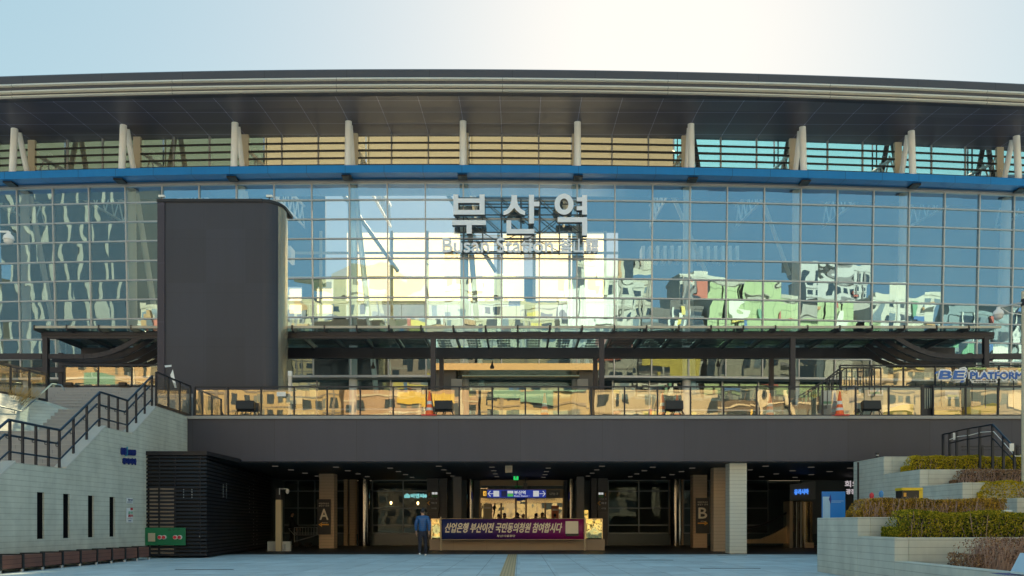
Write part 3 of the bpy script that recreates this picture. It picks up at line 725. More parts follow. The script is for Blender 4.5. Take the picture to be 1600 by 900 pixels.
m = MB().prism([(a,b,ZD) for a, b in out], (0,0,ZTt-ZD))
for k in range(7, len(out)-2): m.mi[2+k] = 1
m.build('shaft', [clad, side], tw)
MB().box(x0-.012,XP(257,33.85),33.85,33.898,ZD,ZTt-.02).build('edge_strip', pmat('edge_cladding',(.045,.042,.065),.5,.2,.08,1,lines=[(2,2.4,.02,.2)],linecol=1.8), tw)
MB().prism([(a*1.0,b,ZTt+.002) for a, b in [(x0-.04,33.84),(XP(410,33.9),33.84)]+[(p+.04 if p > -12 else p, q-.02) for p, q in out[2:-2]]+[(x1+.04,35.75),(x0-.04,35.75)]],(0,0,.12)).build('cap', darkmetal, tw)
for px in (253,421):
    p = W(px,312,34.0); p.z = ZTt+.12
    t = thing('tower_lamp', 'tiny camera on the tower top, %s' % ('above its plain square corner' if px < 300 else 'above its rounded corner'), 'camera', tuple(p), 'cameras on the tower top')
    MB().tube(p,p+Vector((0,0,.12)),.02,6).build('stem', darkmetal, t); MB().box(p.x-.12,p.x+.12,p.y-.06,p.y+.06,p.z+.12,p.z+.2).build('housing', white, t)

# ================================================================== SIGN LETTERS ON THE GLASS FRONT
sg = thing('station_sign', 'pale blue grey Korean station lettering on an open steel frame', 'sign', (0, 45.5, 17))
YS = 45.5
def sp(x, y, Y=YS): return W(680+x/5.926, 290+y/5.926, Y)
def rect(a, b, c, d): return [sp(a,b),sp(c,b),sp(c,d),sp(a,d)]
DEP = (0,.32,0)
def glyph(polys, ring=None):
    m = MB()
    for p in polys:
        m.m = 0; i = len(m.v); n = len(p); m.face(p[::-1])
        m.m = 1
        q = [Vector(v)+Vector(DEP) for v in p]
        for k in range(n): m.face([p[k],p[(k+1)%n],q[(k+1)%n],q[k]])
        m.face(q)
    if ring:
        cx_, cy_, ax, ay, bx, by = ring; N = 36
        o_ = [sp(cx_+ax*math.cos(2*math.pi*k/N),cy_+ay*math.sin(2*math.pi*k/N)) for k in range(N)]
        i_ = [sp(cx_+bx*math.cos(2*math.pi*k/N),cy_+by*math.sin(2*math.pi*k/N)) for k in range(N)]
        D = Vector(DEP)
        for k in range(N):
            l = (k+1)%N
            m.m = 0; m.face([o_[k],o_[l],i_[l],i_[k]])
            m.m = 1; m.face([o_[k],o_[l],o_[l]+D,o_[k]+D]); m.face([i_[k],i_[l],i_[l]+D,i_[k]+D]); m.face([o_[k]+D,o_[l]+D,i_[l]+D,i_[k]+D])
    return m
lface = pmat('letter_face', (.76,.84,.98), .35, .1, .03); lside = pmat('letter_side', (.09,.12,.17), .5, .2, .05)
glyph([rect(168,82,213,268),rect(410,82,458,268),rect(213,118,410,160),rect(213,225,410,268),rect(157,320,470,365),rect(290,365,338,445)]).build('letter', [lface,lside], sg)
sh = [(705,88),(757,88),(757,130),(768,178),(790,212),(832,238),(832,272),(792,262),(757,236),(731,205),(705,236),(672,262),(632,273),(632,240),(668,220),(694,180),(705,130)]
glyph([[sp(*p) for p in sh],rect(868,85,915,350),rect(915,148,965,192),rect(660,320,703,445),rect(703,402,918,445)]).build('letter', [lface,lside], sg)
glyph([rect(1360,88,1406,268),rect(1310,108,1360,146),rect(1310,190,1360,228),rect(1133,293,1408,338),rect(1360,338,1408,462)], (1193,172,88,97,40,53)).build('letter', [lface,lside], sg)
o = sp(70,622,45.62); lettering('latin_lettering', 'Busan Station', o, sp(1090,622,45.62)-o, sp(70,490,45.62)-o, silver, sg, .10, .012)
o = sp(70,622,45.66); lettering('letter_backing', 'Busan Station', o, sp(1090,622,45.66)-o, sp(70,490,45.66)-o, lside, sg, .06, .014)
o = sp(1150,628,45.62); lettering('hanja_lettering', '釜山驛', o, sp(1508,628,45.62)-o, sp(1150,498,45.62)-o, silver, sg, .10, .012)
fr = MB(); ya = 45.98
for y, a, b in ((115,220,1390),(172,430,1300),(272,430,1390),(433,210,1400),(498,240,1420),(520,240,1500),(612,90,1500),(628,240,1500)): fr.tube(sp(a,y,ya),sp(b,y,ya),.035,6)
for xx, a, b in ((205,268,433),(440,268,640),(615,110,640),(795,130,640),(970,110,640),(1150,340,640),(1340,250,520),(262,268,640)): fr.tube(sp(xx,a,ya),sp(xx,b,ya),.04,6)
for a, b, c, d in ((440,272,615,430),(440,433,615,540),(615,272,440,118),(615,118,790,272),(615,272,790,433),(795,272,970,118),(795,272,970,433),(970,118,1150,290),(970,433,1150,290),(1150,433,970,290),(795,433,615,272),(970,433,795,520),(615,520,795,433),(1150,300,1340,433),(262,272,440,433),(440,520,262,612),(970,520,1150,612),(795,520,970,612)): fr.tube(sp(a,b,ya+.05),sp(c,d,ya+.05),.024,6)
for xx in (262,440,615,795,970,1150,1340):
    p = sp(xx,433,ya); fr.tube(p,(p.x,FY(p.x,p.z)-.05,p.z),.03,6); p = sp(xx,118 if xx not in (262,1340) else 300,ya); fr.tube(p,(p.x,FY(p.x,p.z)-.05,p.z),.03,6)
fr.build('steel_frame', pmat('sign_frame_steel',(.10,.13,.16),.4,.6,.08), sg)
# ================================================================== SIGN ON THE UPPER RAIL, RIGHT
bs = thing('platform_sign', 'blue and white latin letter sign with a swoosh above the right railing', 'sign', tuple(W(1530,600,33.6)))
YB = 33.6
def bp(x, y, Y=YB): return W(1380+x/7.27, 560+y/7.27, Y)
bluel = pmat('sign_blue', (.018,.13,.50), .35, .05, .03); wh2 = pmat('sign_white', (.85,.87,.90), .4, 0, .03); gr2 = pmat('sign_grey', (.42,.45,.50), .4, .2, .03)
def flat(polys, mat, name, Y, d=.05):
    m = MB()
    for p in polys: m.prism([bp(x,y,Y) for x,y in p], (0,d,0))
    return m.build(name, mat, bs)
o = bp(632,232,YB-.06); lettering('blue_letters', 'BE', o, bp(905,232,YB-.06)-o, bp(632,146,YB-.06)-o, bluel, bs, .04, .018, .22)
o = bp(622,236,YB-.02); lettering('white_outline', 'BE', o, bp(915,236,YB-.02)-o, bp(622,140,YB-.02)-o, wh2, bs, .05, .05, .22)
o = bp(990,232,YB-.06); lettering('blue_letters', 'PLATFORM', o, bp(1578,232,YB-.06)-o, bp(990,160,YB-.06)-o, bluel, bs, .04, .014)
o = bp(984,237,YB-.02); lettering('white_outline', 'PLATFORM', o, bp(1584,237,YB-.02)-o, bp(984,155,YB-.02)-o, wh2, bs, .05, .075)
flat([[(585,180),(600,150),(650,140),(720,140),(712,156),(640,156),(610,170)]], bluel, 'swoosh_tail', YB-.05, .04)
flat([[(785,278),(850,262),(890,225),(915,170),(915,125),(860,128),(875,108),(925,95),(950,112),(960,150),(950,205),(925,262),(915,276)]], wh2, 'white_outline', YB, .05)
flat([[(800,272),(858,255),(895,215),(922,165),(918,120),(880,118),(925,103),(940,125),(940,170),(905,235),(868,272)]], gr2, 'road_swoosh', YB-.05, .04)
flat([[(870,272),(908,236),(944,170),(944,118),(954,150),(945,205),(912,272)]], bluel, 'road_swoosh', YB-.055, .04)
flat([[(1002,262),(1012,248),(1292,248),(1304,262),(1292,280),(1012,280)]], wh2, 'name_plate', YB-.03, .04)
o = bp(1030,274,YB-.07); lettering('korean_lettering', '부산유라시아플랫폼', o, bp(1280,274,YB-.07)-o, bp(1030,253,YB-.07)-o, darkmetal, bs, 0, .004)
m = MB()
for x in (660,880,1010,1160,1320,1480): m.tube(bp(x,150,YB+.1),bp(x,310,YB+.1)-Vector((0,0,.9)),.022,6)
m.tube(bp(640,215,YB+.1),bp(1590,215,YB+.1),.02,6); m.build('sign_frame', railm, bs)

# ================================================================== CONES AND FLOODLIGHTS ON THE DECK
org = pmat('cone_orange', (.90,.15,.03), .5, 0, .08); wht = pmat('cone_white', (.72,.72,.68), .5, 0, .05); redb = pmat('cone_base_red', (.6,.03,.03), .5, 0, .05)
def cone(px, Y, h, label):
    X = XP(px,Y)
    t = thing('traffic_cone', label, 'cone', (X,Y,ZD), 'traffic cones behind the deck railing')
    r0 = .17*h; m = MB(); prof = [(0,.035),(.12,0),(.30,1),(.40,0),(.52,1),(.64,0),(.90,0)]
    for (u, c), (v, _) in zip(prof[1:], prof[2:]+[(1.0,0)]):
        m.m = c; m.tube((X,Y,ZD+.03+u*h*.97-.117*h+.0),(X,Y,ZD+.03+v*h*.97-.117*h),r0*(1-u*.85),14,r0*(1-v*.85))
    m.build('cone_body', [org,wht], t, smooth=True)
    MB().box(X-r0*1.5,X+r0*1.5,Y-r0*1.5,Y+r0*1.5,ZD,ZD+.05).build('base', redb, t, bevel=.01)
for a in ((671,32.62,1.12,'orange and white cone beside the leftmost black floodlight near the first front canopy post'),(851,33.3,1.15,'orange and white cone standing alone near the middle of the deck railing'),
          (1035,33.2,1.15,'tall orange cone just left of a black floodlight'),(1058,33.4,1.1,'orange cone half hidden behind a black floodlight'),
          (1203,33.3,1.15,'pale orange cone below the rear canopy post at the right'),(1312,32.62,1.12,'bright orange cone with two white bands beside the black stair rail')): cone(*a)
def flood(px, label):
    Y = 32.62; X = XP(px,Y)
    t = thing('floodlight', label, 'floodlight', (X,Y,ZD), 'floodlights along the deck edge')
    m = MB().hexa([(X-.35,Y-.16,ZD+.27),(X+.35,Y-.16,ZD+.27),(X+.35,Y+.12,ZD+.22),(X-.35,Y+.12,ZD+.22),(X-.35,Y-.10,ZD+.62),(X+.35,Y-.10,ZD+.62),(X+.35,Y+.16,ZD+.57),(X-.35,Y+.16,ZD+.57)])
    m.build('housing', blacksign, t, bevel=.02)
    for s in (-1, 1):
        MB().path([(X+s*.28,Y,ZD+.3),(X+s*.40,Y-.13,ZD+.02)],.018,6).path([(X+s*.28,Y,ZD+.3),(X+s*.40,Y+.12,ZD+.02)],.018,6).build('leg', blacksign, t)
    MB().tube((X-.05,Y,ZD+.02),(X+.05,Y,ZD+.26),.025,6).build('stem', blacksign, t)
for a in ((384,'black floodlight on splayed legs below the dark tower'),(693,'black floodlight on splayed legs beside a striped cone under the first canopy post'),
          (1053,'black floodlight on splayed legs in front of two orange cones'),(1361,'black floodlight on splayed legs beside the green dome at the right')): flood(*a)
# helmet-green lamp beside the last flood
p = W(1339,640,33.6); t = thing('dome_light', 'small black domed lamp on a green foot beside the black floodlight at the right', 'lamp', (p.x,p.y,ZD))
MB().lathe((p.x,p.y,ZD+.25),[(.0,.2),(.1,.17),(.15,.06),(.15,0),(0,0)],14).build('dome', blacksign, t, smooth=True)
MB().lathe((p.x,p.y,ZD),[(.11,0),(.12,.08),(.05,.2),(.04,.26)],12).build('foot', pmat('lime_green',(.25,.5,.06),.5), t, smooth=True)
# lamp post beside the tower
X, Y = XP(453.5,33.6), 33.6
t = thing('equipment_post', 'grey metal post with a small white box and sign beside the dark tower', 'post', (X,Y,ZD))
MB().box(X-.065,X+.065,Y-.06,Y+.06,ZD,ZD+1.75).build('post', galv, t); MB().box(X-.075,X+.075,Y-.09,Y+.07,ZD+1.752,ZD+1.95).build('box', white, t, bevel=.01)
MB().box(X-.12,X+.5,Y-.1,Y-.075,ZD+.62,ZD+.9).build('plate', pmat('plate_cream',(.65,.62,.5),.5), t)
MB().box(X-.07,X+.07,Y-.12,Y-.065,ZD+.02,ZD+.2).build('label', white, t)
t = thing('paper_note', 'small white paper note fixed to the railing glass before the tower', 'notice', (XP(436,32.6),32.62,ZD+1))
MB().box(XP(432,32.6),XP(446,32.6),32.63,32.645,ZP(619,32.6),ZP(612,32.6)).build('sheet', white, t)
p = W(259,580,32.0); t = thing('torn_banner', 'loose white ribbon tied to the railing corner beside the tower', 'ribbon', tuple(p))
MB().face([W(257,571,31.9),W(268,570,32.2),W(268,573,32.2),W(258,574,31.9)]).face([W(266,586,32.2),W(270,577,32.25),W(276,606,32.3),W(273,606,32.3)]).build('ribbon', wh2, t)

# stair rail on the deck going up to the right podium
t = thing('podium_stair', 'short stone stair with black barred rails from deck to the upper level at right', 'staircase', (XP(1245,33.6),33.6,ZD))
xa, xb = XP(1247,33.9), XP(1312,34.5)
n = 9; m = MB()
for i in range(n):
    m.box(xa+.6+(xb-xa)*i/n,xb+.6,33.7+.35,34.58,ZD+(ZU-ZD)*i/n,ZD+(ZU-ZD)*(i+1)/n-.001*(i == n-1)-.002)
m.build('flight', granite, t)
m = MB()
for Y, dx in ((33.8,0),(34.4,1.4)):
    a, b, c = Vector((xa+dx*.3,Y,ZP(617,Y)-.05)), Vector((xb+dx*.0,Y,ZP(575,Y))), Vector((xb+1.4,Y,ZP(575,Y)))
    m.bar(a,b,.06,.05); m.bar(b,c,.06,.05)
    for i in range(11):
        p = a.lerp(b,i/10); m.bar((p.x,Y,max(ZD,p.z-1.05)),p,.03,.03,(0,1,0))
    for i in range(4):
        p = b.lerp(c,i/3); m.bar((p.x,Y,ZU-.4),p,.04,.04,(0,1,0))
m.build('barred_rail', railm, t)
# white banners on the podium wall
for a, b, c, d, lab in ((1283,610,1308,633,'white banner with green stripe behind the bright cone'),(1320,608,1345,618,'narrow white banner on the pale podium wall right of the cone'),(1356,609,1380,618,'short white banner on the pale podium wall above the black floodlight'),(1477,610,1498,623,'white banner on the podium wall below the blue sign letters')):
    Y = 34.1 if a < 1300 else 34.5
    t = thing('wall_banner', lab, 'banner', tuple(W((a+b)/2,d,Y)), 'white banners at the right podium')
    MB().box(XP(a,Y),XP(c if c > b else b,Y) if False else XP(c,Y),Y,Y+.015,ZP(d,Y),ZP(b,Y)).build('cloth', wh2, t)
    MB().box(XP(a+2,Y),XP(c-2,Y),Y-.004,Y-.001,ZP(d-2,Y),ZP(d-6,Y)).build('stripe', pmat('banner_green',(.15,.45,.30),.6), t)
# yellow machine covers behind the right railing
yel = pmat('machine_yellow', (.70,.50,.02), .4, 0, .06)
t = thing('mini_loader', 'low yellow machine with dark underbody behind the railing right of the gate', 'machine', (XP(1500,33.9),33.9,ZD))
Y = 33.8
MB().prism([W(1385,647,Y),W(1392,637,Y),W(1410,632,Y),W(1428,631,Y),W(1428,648,Y)],(0,.5,0)).build('rear_hood', yel, t, bevel=.03)
MB().prism([W(1459,648,Y),W(1459,641,Y),W(1500,641,Y),W(1500,648,Y)],(0,.5,0)).build('side_panel', yel, t, bevel=.02)
MB().prism([W(1508,647,Y),W(1508,636,Y),W(1532,634,Y),W(1552,629,Y),W(1560,631,Y),W(1556,646,Y)],(0,.6,0)).build('front_hood', yel, t, bevel=.03)
MB().box(XP(1459,Y+.1),XP(1506,Y+.1),Y+.1,Y+.6,ZP(640,Y),ZP(635,Y)).box(XP(1386,Y),XP(1558,Y),Y+.1,Y+.45,ZD+.02,ZD+.09).build('underbody', darkmetal, t)
# bare shrubs on deck right and by the tower, and dry reeds on the sunny wall
def twiggy(mb, X, Y, z, h, r, n, w=.008, leafm=None, bend=.4):
    for _ in range(n):
        a = random.uniform(0,2*math.pi); rr = random.random()**.5
        b = Vector((X+math.cos(a)*r*.4*rr, Y+math.sin(a)*r*.25*rr, z)); tp = Vector((X+math.cos(a)*r*rr, Y+math.sin(a)*r*.6*rr, z+h*random.uniform(.6,1)*(1-.3*rr)))
        mid = b.lerp(tp,.5)+Vector((random.uniform(-.1,.1),0,random.uniform(0,.1)))*bend
        for p, q in ((b,mid),(mid,tp)):
            d = Vector((w,0,0)); mb.face([p-d,p+d,q+d*.6,q-d*.6])
        for _ in range(2):
            e = mid.lerp(tp,random.random()); f_ = e+Vector((random.uniform(-.12,.12),random.uniform(-.08,.08),random.uniform(.03,.15)))*h
            d = Vector((w*.6,0,0)); mb.face([e-d,e+d,f_+d*.4,f_-d*.4])
def leafy(mb, box, n, s):
    x0,x1,y0,y1,z0,z1 = box
    for _ in range(n):
        p = Vector((random.uniform(x0,x1),random.uniform(y0,y1),random.uniform(z0,z1)))
        a = Vector((random.uniform(-1,1),random.uniform(-1,1),random.uniform(-1,1))).normalized()*s*random.uniform(.6,1.3); b = a.orthogonal().normalized()*s*.5
        mb.face([p-a*.6,p+b*.6,p+a,p-b*.6])
drym = pmat('dry_reed', (.33,.25,.11), .8, 0, .3, 6); twigm = pmat('bare_twig', (.16,.115,.085), .8, 0, .3, 6)
evg = pmat('evergreen_leaf', (.05,.075,.03), .6, 0, .5, 5)
for lab, X, Y, z, h, r, n, mt_ in (('dry tan ornamental grass in the planter beside the sunlit stair wall',-17.9,29.0,5.2,1.0,1.3,240,drym),('bare twiggy shrub behind the railing left of the black floodlight',XP(345,33.9),34.2,ZD,1.05,.55,130,twigm),
        ('dark leafy shrub behind the railing at the tower corner',XP(325,33.9),34.1,ZD,1.05,.5,90,evg),('bare thin branched shrub behind the railing between floodlight and post',XP(425,33.9),34.2,ZD,1.0,.5,90,twigm),('dry tan shrub behind the railing left of the yellow machine panel',XP(1478,34),34.25,ZD,.95,.7,200,drym),
        ('dry twiggy shrub behind the railing above the yellow machine hood',XP(1535,34),34.4,ZD,1.0,.7,220,drym),('brown reedy clump at the foot of the black podium stair rail',XP(1256,33.5),33.5,ZD,.9,.35,110,twigm)):
    m = MB(); twiggy(m, X, Y, z, h, r, n); 
    if mt_ is evg: leafy(m,(X-.5,X+.5,Y-.2,Y+.2,z+.1,z+1),500,.07)
    tag(m.build('shrub', mt_), lab, 'shrub', 'shrubs on the upper levels')

# ================================================================== THINGS ON AND BY THE LEFT WALL
XS = XW+.02
def wq(px, py):                                        # point of the picture put onto the wall plane X = XS
    Y = XS*F/(px-CX); return Vector((XS, Y, EYE+(CY-py)*Y/F))
t = thing('wall_lettering', 'dark blue raised lettering high on the concrete stair wall', 'sign', tuple(wq(200,710)))
navy = pmat('navy_letter', (.012,.03,.20), .4, .1, .05)
o = wq(189,709); lettering('latin_letters', 'BE', o, wq(196.5,709.5)-o, wq(189,700.5)-o, navy, t, .03, .03)
o = wq(198.5,709); lettering('latin_letters', 'PLATFORM', o, wq(211,709.5)-o, wq(198.5,703.5)-o, navy, t, .03, .03)
MB().prism([wq(194,712.5),wq(197.5,709),wq(197.6,698),wq(198.6,698),wq(198.6,709),wq(196.5,713)],(.03,0,0)).build('swoosh', pmat('swoosh_teal',(.05,.3,.42),.4), t)
MB().prism([wq(199,711.6),wq(199,710),wq(211,710.6),wq(211,712)],(.02,0,0)).build('underline', navy, t)
o = wq(191.3,724.5); lettering('korean_letters', '유라시아', o, wq(212,726)-o, wq(191.3,715.5)-o, navy, t, .03, .02)
red = pmat('notice_red', (.6,.03,.05), .5)
def notice(x0, y0, x1, y1, lab, lines_):
    t = thing('wall_notice', lab, 'notice', tuple(wq(x0,y1)), 'notices on the concrete stair wall')
    MB().prism([wq(x0,y0),wq(x1,y0),wq(x1,y1),wq(x0,y1)],(.012,0,0)).build('sheet', white, t)
    for i, (a, b, c, d, mt_, tx) in enumerate(lines_):
        off = Vector((.016+.002*i,0,0))
        if tx:
            o = wq(a,d)+off; lettering('lettering', tx, o, wq(c,d)-wq(a,d), wq(a,b)-wq(a,d), mt_, t, 0, .006)
        else: MB().face([wq(a,b)+off,wq(c,b)+off,wq(c,d)+off,wq(a,d)+off]).build('print', mt_, t)
notice(197,778,207,787,'small white notice above the taller one on the concrete stair wall',[(199.5,779.5,206,782.5,navy,'안내'),(198,783.5,206,785.5,MATS['sign_grey'],None)])
notice(197,793.5,207,816.5,'tall white notice with a red corner on the concrete stair wall',[(203,793.5,207,797,red,None),(199.5,799,206.5,803,MATS['banner_green'],'금연'),(199.5,804,206.5,808,red,'금연구역'),(198,810,206,811,MATS['sign_grey'],None),(199.5,813,204,814.2,navy,None)])
# long wooden bench at the foot of the wall
bn = thing('wooden_bench', 'long low reddish wooden bench box along the foot of the concrete wall', 'bench', (XW+.3,18,0))
wood = pmat('bench_wood', (.17,.072,.055), .6, 0, .25, 3, lines=[(2,.115,.012,.02)], linecol=.35, streak=.15)
XBn = XW+.62
ysb = [18.3+i*1.12 for i in range(10)]; ysb = [XBn*F/(p-CX) for p in (-36,1,36,68,98,126,152,175,196,215.5,234)]
for a, b in zip(ysb[:-1], ysb[1:]):
    MB().box(XBn-.04,XBn,a+.05,b-.05,.10,.42).build('front_panel', wood, bn, bevel=.008)
    MB().box(XW+.03,XBn-.043,a+.05,b-.05,.37,.42).build('seat_plank', wood, bn, bevel=.008)
for y in ysb: 
    MB().box(XW+.03,XBn+.012,y-.045,y+.045,.07,.445).build('divider', blacksign, bn)
    MB().tube((XBn-.03,y,.0),(XBn-.03,y,.07),.045,10).build('foot', galv, bn)
# black slatted enclosure
lb = thing('louvre_box', 'black slatted metal enclosure standing beside the concrete wall', 'enclosure', (-12,28.9,0))
lm = pmat('black_slat', (.016,.016,.021), .45, .3, .15, 2)
Yb = 28.9; bx0, bx1 = XP(228,Yb), XP(323,Yb); zt_ = ZP(705,Yb); byr, bxr = 41.5, -12.35
m = MB(); nS = 27
for i in range(nS):
    z = .08+(zt_-.32)*i/(nS-1)
    m.hexa([(bx0,Yb,z),(bx1,Yb,z),(bx1,Yb+.05,z),(bx0,Yb+.05,z),(bx0,Yb+.03,z+.075),(bx1,Yb+.03,z+.075),(bx1,Yb+.08,z+.075),(bx0,Yb+.08,z+.075)])
m.build('front_slats', lm, lb)
m = MB()
for i in range(nS):
    z = .08+(zt_-.32)*i/(nS-1)
    if z+.08 < ZC: m.hexa([(bx1+.0,Yb+.055,z),(bxr,byr,z),(bxr-.05,byr,z),(bx1-.05,Yb+.055,z),(bx1-.03,Yb+.055,z+.075),(bxr-.03,byr,z+.075),(bxr-.08,byr,z+.075),(bx1-.08,Yb+.055,z+.075)])
m.build('side_slats', lm, lb)
MB().box(bx0-.05,bx1+.02,Yb-.02,32.4,zt_-.14,zt_).build('cap', lm, lb)
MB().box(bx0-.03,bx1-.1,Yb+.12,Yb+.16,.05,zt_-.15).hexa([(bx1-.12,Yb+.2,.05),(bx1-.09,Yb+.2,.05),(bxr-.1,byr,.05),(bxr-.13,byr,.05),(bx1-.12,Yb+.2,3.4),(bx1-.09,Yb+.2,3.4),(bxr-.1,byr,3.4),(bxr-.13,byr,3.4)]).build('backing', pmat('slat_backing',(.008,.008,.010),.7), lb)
MB().box(XP(232,Yb),XP(271,Yb),Yb+.085,Yb+.112,.12,ZP(760,Yb)).build('pale_door', pmat('pale_door',(.34,.30,.27),.6,0,.1,2), lb)
m = MB()
for px in (248,273,312): m.box(XP(px,Yb)-.025,XP(px,Yb)+.025,Yb+.012,Yb+.05,.06,zt_-.15)
m.build('upright', lm, lb)
m = MB(); 
for px, a, b in ((287,765,778),(300,765,778),(312,838,842)):
    for py in range(a, b, 4): q = W(px,py,Yb-.006); m.box(q.x-.012,q.x+.012,q.y-.01,q.y,q.z-.02,q.z+.02)
for u, a, b in ((.18,757,776),(.22,756,778),(.55,760,800),(.62,750,800),(.62,812,850),(.68,800,850)):
    y_ = Yb+(byr-Yb)*u; x_ = bx1+(bxr-bx1)*u+.012
    for k in range(8):
        z = ZP(a,y_)+(ZP(b,y_)-ZP(a,y_))*k/7; m.box(x_,x_+.012,y_,y_+.05,z-.02,z+.02)
m.build('fixings', galv, lb)
# green hydrant connection plate
hp = thing('hydrant_plate', 'green metal fire connection plate with red capped outlets on the slatted enclosure', 'plate', tuple(W(257,838,Yb-.05)))
Yh = Yb-.06
MB().box(XP(225.5,Yh),XP(290,Yh),Yh-.02,Yh+.02,ZP(852,Yh),ZP(824.5,Yh)).build('plate', pmat('plate_green',(.010,.17,.075),.4,.1,.12,3), hp, bevel=.008)
MB().box(XP(232.5,Yh),XP(243,Yh),Yh-.06,Yh-.022,ZP(846,Yh),ZP(833,Yh)).build('steel_box', pmat('steel_box',(.52,.46,.34),.4,.3,.1), hp, bevel=.005)
for px in (250.5,257,274.5,281.5):
    q = W(px,839.5,Yh-.02); MB().tube(q,q+Vector((0,-.06,0)),.075,16).build('collar', MATS['cone_white'], hp, smooth=True); MB().tube(q+Vector((0,-.061,0)),q+Vector((0,-.10,0)),.055,12).build('red_cap', red, hp, smooth=True)
q = W(262,829.5,Yh-.022); lettering('lettering', '송수구', q, Vector((.42,0,0)), Vector((0,0,.09)), darkmetal, hp)
# camera post, warm light on the shaft put into its colour
X, Y = XP(436,36.0), 36.0
cpst = thing('camera_post', 'square pale post with a small camera arm near the slatted enclosure', 'post', (X,Y,0))
MB().box(X-.12,X+.12,Y-.12,Y+.12,.0,ZP(781,Y)).build('shaft', pmat('post_warm_lit',(.62,.50,.32),.5,0,.08), cpst, bevel=.01)
MB().box(X-.11,X+.11,Y-.1,Y+.1,ZP(781,Y)+.003,ZP(764,Y)).build('head', darkmetal, cpst)
MB().tube((X+.06,Y-.14,ZP(764,Y)-.25),(X+.06,Y-.14,ZP(763,Y)),.02,8).path([(X+.06,Y-.14,ZP(764,Y)),(X+.40,Y-.14,ZP(764,Y))],.018,8).build('arm', white, cpst)
MB().lathe((X+.40,Y-.14,ZP(771,Y)),[(0,.19),(.07,.18),(.08,.06),(.06,0),(0,-.03)],12).build('camera', white, cpst, smooth=True)
for s in (-1,1): MB().box(X+s*.2-.05,X+s*.2+.05,Y-.05,Y+.1,0,.3).build('guard', galv, cpst)
MB().box(X-.55,X+.45,Y+.14,Y+.3,.0,.42).build('foot_block', conc_plain, cpst)

# ================================================================== THINGS IN THE PASSAGE
def ab_sign(px0, px1, py0, py1, Y, letter, lab):
    t = thing('wayfinding_sign', lab, 'sign', tuple(W((px0+px1)/2,py1,Y)))
    x0,x1,z0,z1 = XP(px0,Y),XP(px1,Y),ZP(py1,Y),ZP(py0,Y); w, h = x1-x0, z1-z0
    MB().box(x0,x1,Y-.05,Y,z0,z1).build('board', blacksign, t)
    yq = Y-.055
    lettering('letter', letter, (x0+w*.20,yq,z0+h*.42), (w*.62,0,0), (0,0,h*.30), cream, t, 0, .012)
    lettering('lettering', '복합문화공간', (x0+w*.12,yq,z0+h*.855), (w*.76,0,0), (0,0,h*.045), cream, t)
    lettering('lettering', '출입구 안내', (x0+w*.12,yq,z0+h*.79), (w*.76,0,0), (0,0,h*.045), cream, t)
    lettering('lettering', '회의실', (x0+w*.35,yq,z0+h*.315), (w*.42,0,0), (0,0,h*.035), cream, t)
    s = -1 if letter == 'A' else 1; c = (x0+x1)/2; za = z0+h*.28; m = MB()
    m.face([(c-s*w*.36,yq,za-.03),(c+s*w*.22,yq,za-.03),(c+s*w*.22,yq,za+.03),(c-s*w*.36,yq,za+.03)])
    m.face([(c+s*w*.40,yq-.001,za),(c+s*w*.14,yq-.001,za-.11),(c+s*w*.14,yq-.001,za-.05),(c+s*w*.30,yq-.001,za),(c+s*w*.14,yq-.001,za+.05),(c+s*w*.14,yq-.001,za+.11)])
    m.build('arrow', amber, t)
ab_sign(496,517,780,835,39.9,'A','black sign board with big cream letter A and orange arrow')
ab_sign(1087,1108,778,833,40.9,'B','black sign board with big cream letter B and orange arrow')
signblue = pmat('overhead_blue', (.012,.03,.25), .4, 0, .04); litblue = pmat('lit_blue_board', (.012,.035,.30), .4, 0, .04, emit=.22); litwhite = pmat('lit_white', (.75,.78,.80), .4, 0, .02, emit=.16); litgreen = pmat('lit_green', (.05,.32,.06), .4, 0, .02, emit=.3); litamber = pmat('lit_amber', (.8,.42,.06), .4, 0, .02, emit=.3)
grn = pmat('sign_green', (.03,.20,.05), .5, 0, .05)
def directory(px0, px1, py0, py1, Y, lab, s):
    t = thing('directory_sign', lab, 'sign', tuple(W(px0,py1,Y)), 'black directory boards beside the entrance')
    x0,x1,z0,z1 = XP(px0,Y),XP(px1,Y),ZP(py1,Y),ZP(py0,Y); w, h = x1-x0, z1-z0; yq = Y-.045
    MB().box(x0,x1,Y-.04,Y,z0,z1).build('board', blacksign, t)
    a = .42 if s < 0 else .10
    for i in range(2):
        MB().box(x0+w*(a+i*.24),x0+w*(a+i*.24+.21),yq,Y-.041,z0+h*.84,z0+h*.95).build('pictogram', litwhite, t)
        MB().box(x0+w*(a+i*.24),x0+w*(a+i*.24+.21),yq,Y-.041,z0+h*.70,z0+h*.82).build('pictogram', grn, t)
    MB().tube((x0+w*(.2 if s < 0 else .75),yq,z0+h*.78),(x0+w*(.2 if s < 0 else .75),yq,z0+h*.92),.025,6).build('arrow', amber, t)
    c = x0+w*.18; z = z0+h*.42; m = MB(); m.face([(c-.12,yq,z),(c+.02,yq,z-.12),(c+.06,yq,z-.09),(c-.03,yq,z),(c+.06,yq,z+.09),(c+.02,yq,z+.12)]); m.build('arrow', amber, t)
    lettering('lettering', '타는 곳', (x0+w*.38,yq,z0+h*.38), (w*.45,0,0), (0,0,h*.09), MATS['sign_grey'], t, 0, .004)
    lettering('lettering', '나가는 곳', (x0+w*.14,yq,z0+h*.60), (w*.72,0,0), (0,0,h*.06), MATS['sign_grey'], t)
    lettering('lettering', '지하철', (x0+w*.38,yq,z0+h*.12), (w*.42,0,0), (0,0,h*.08), MATS['sign_grey'], t)
directory(667,686,767.5,799.5,43.9,'black directory board with pictograms on the dark pillar behind the walking person',-1)
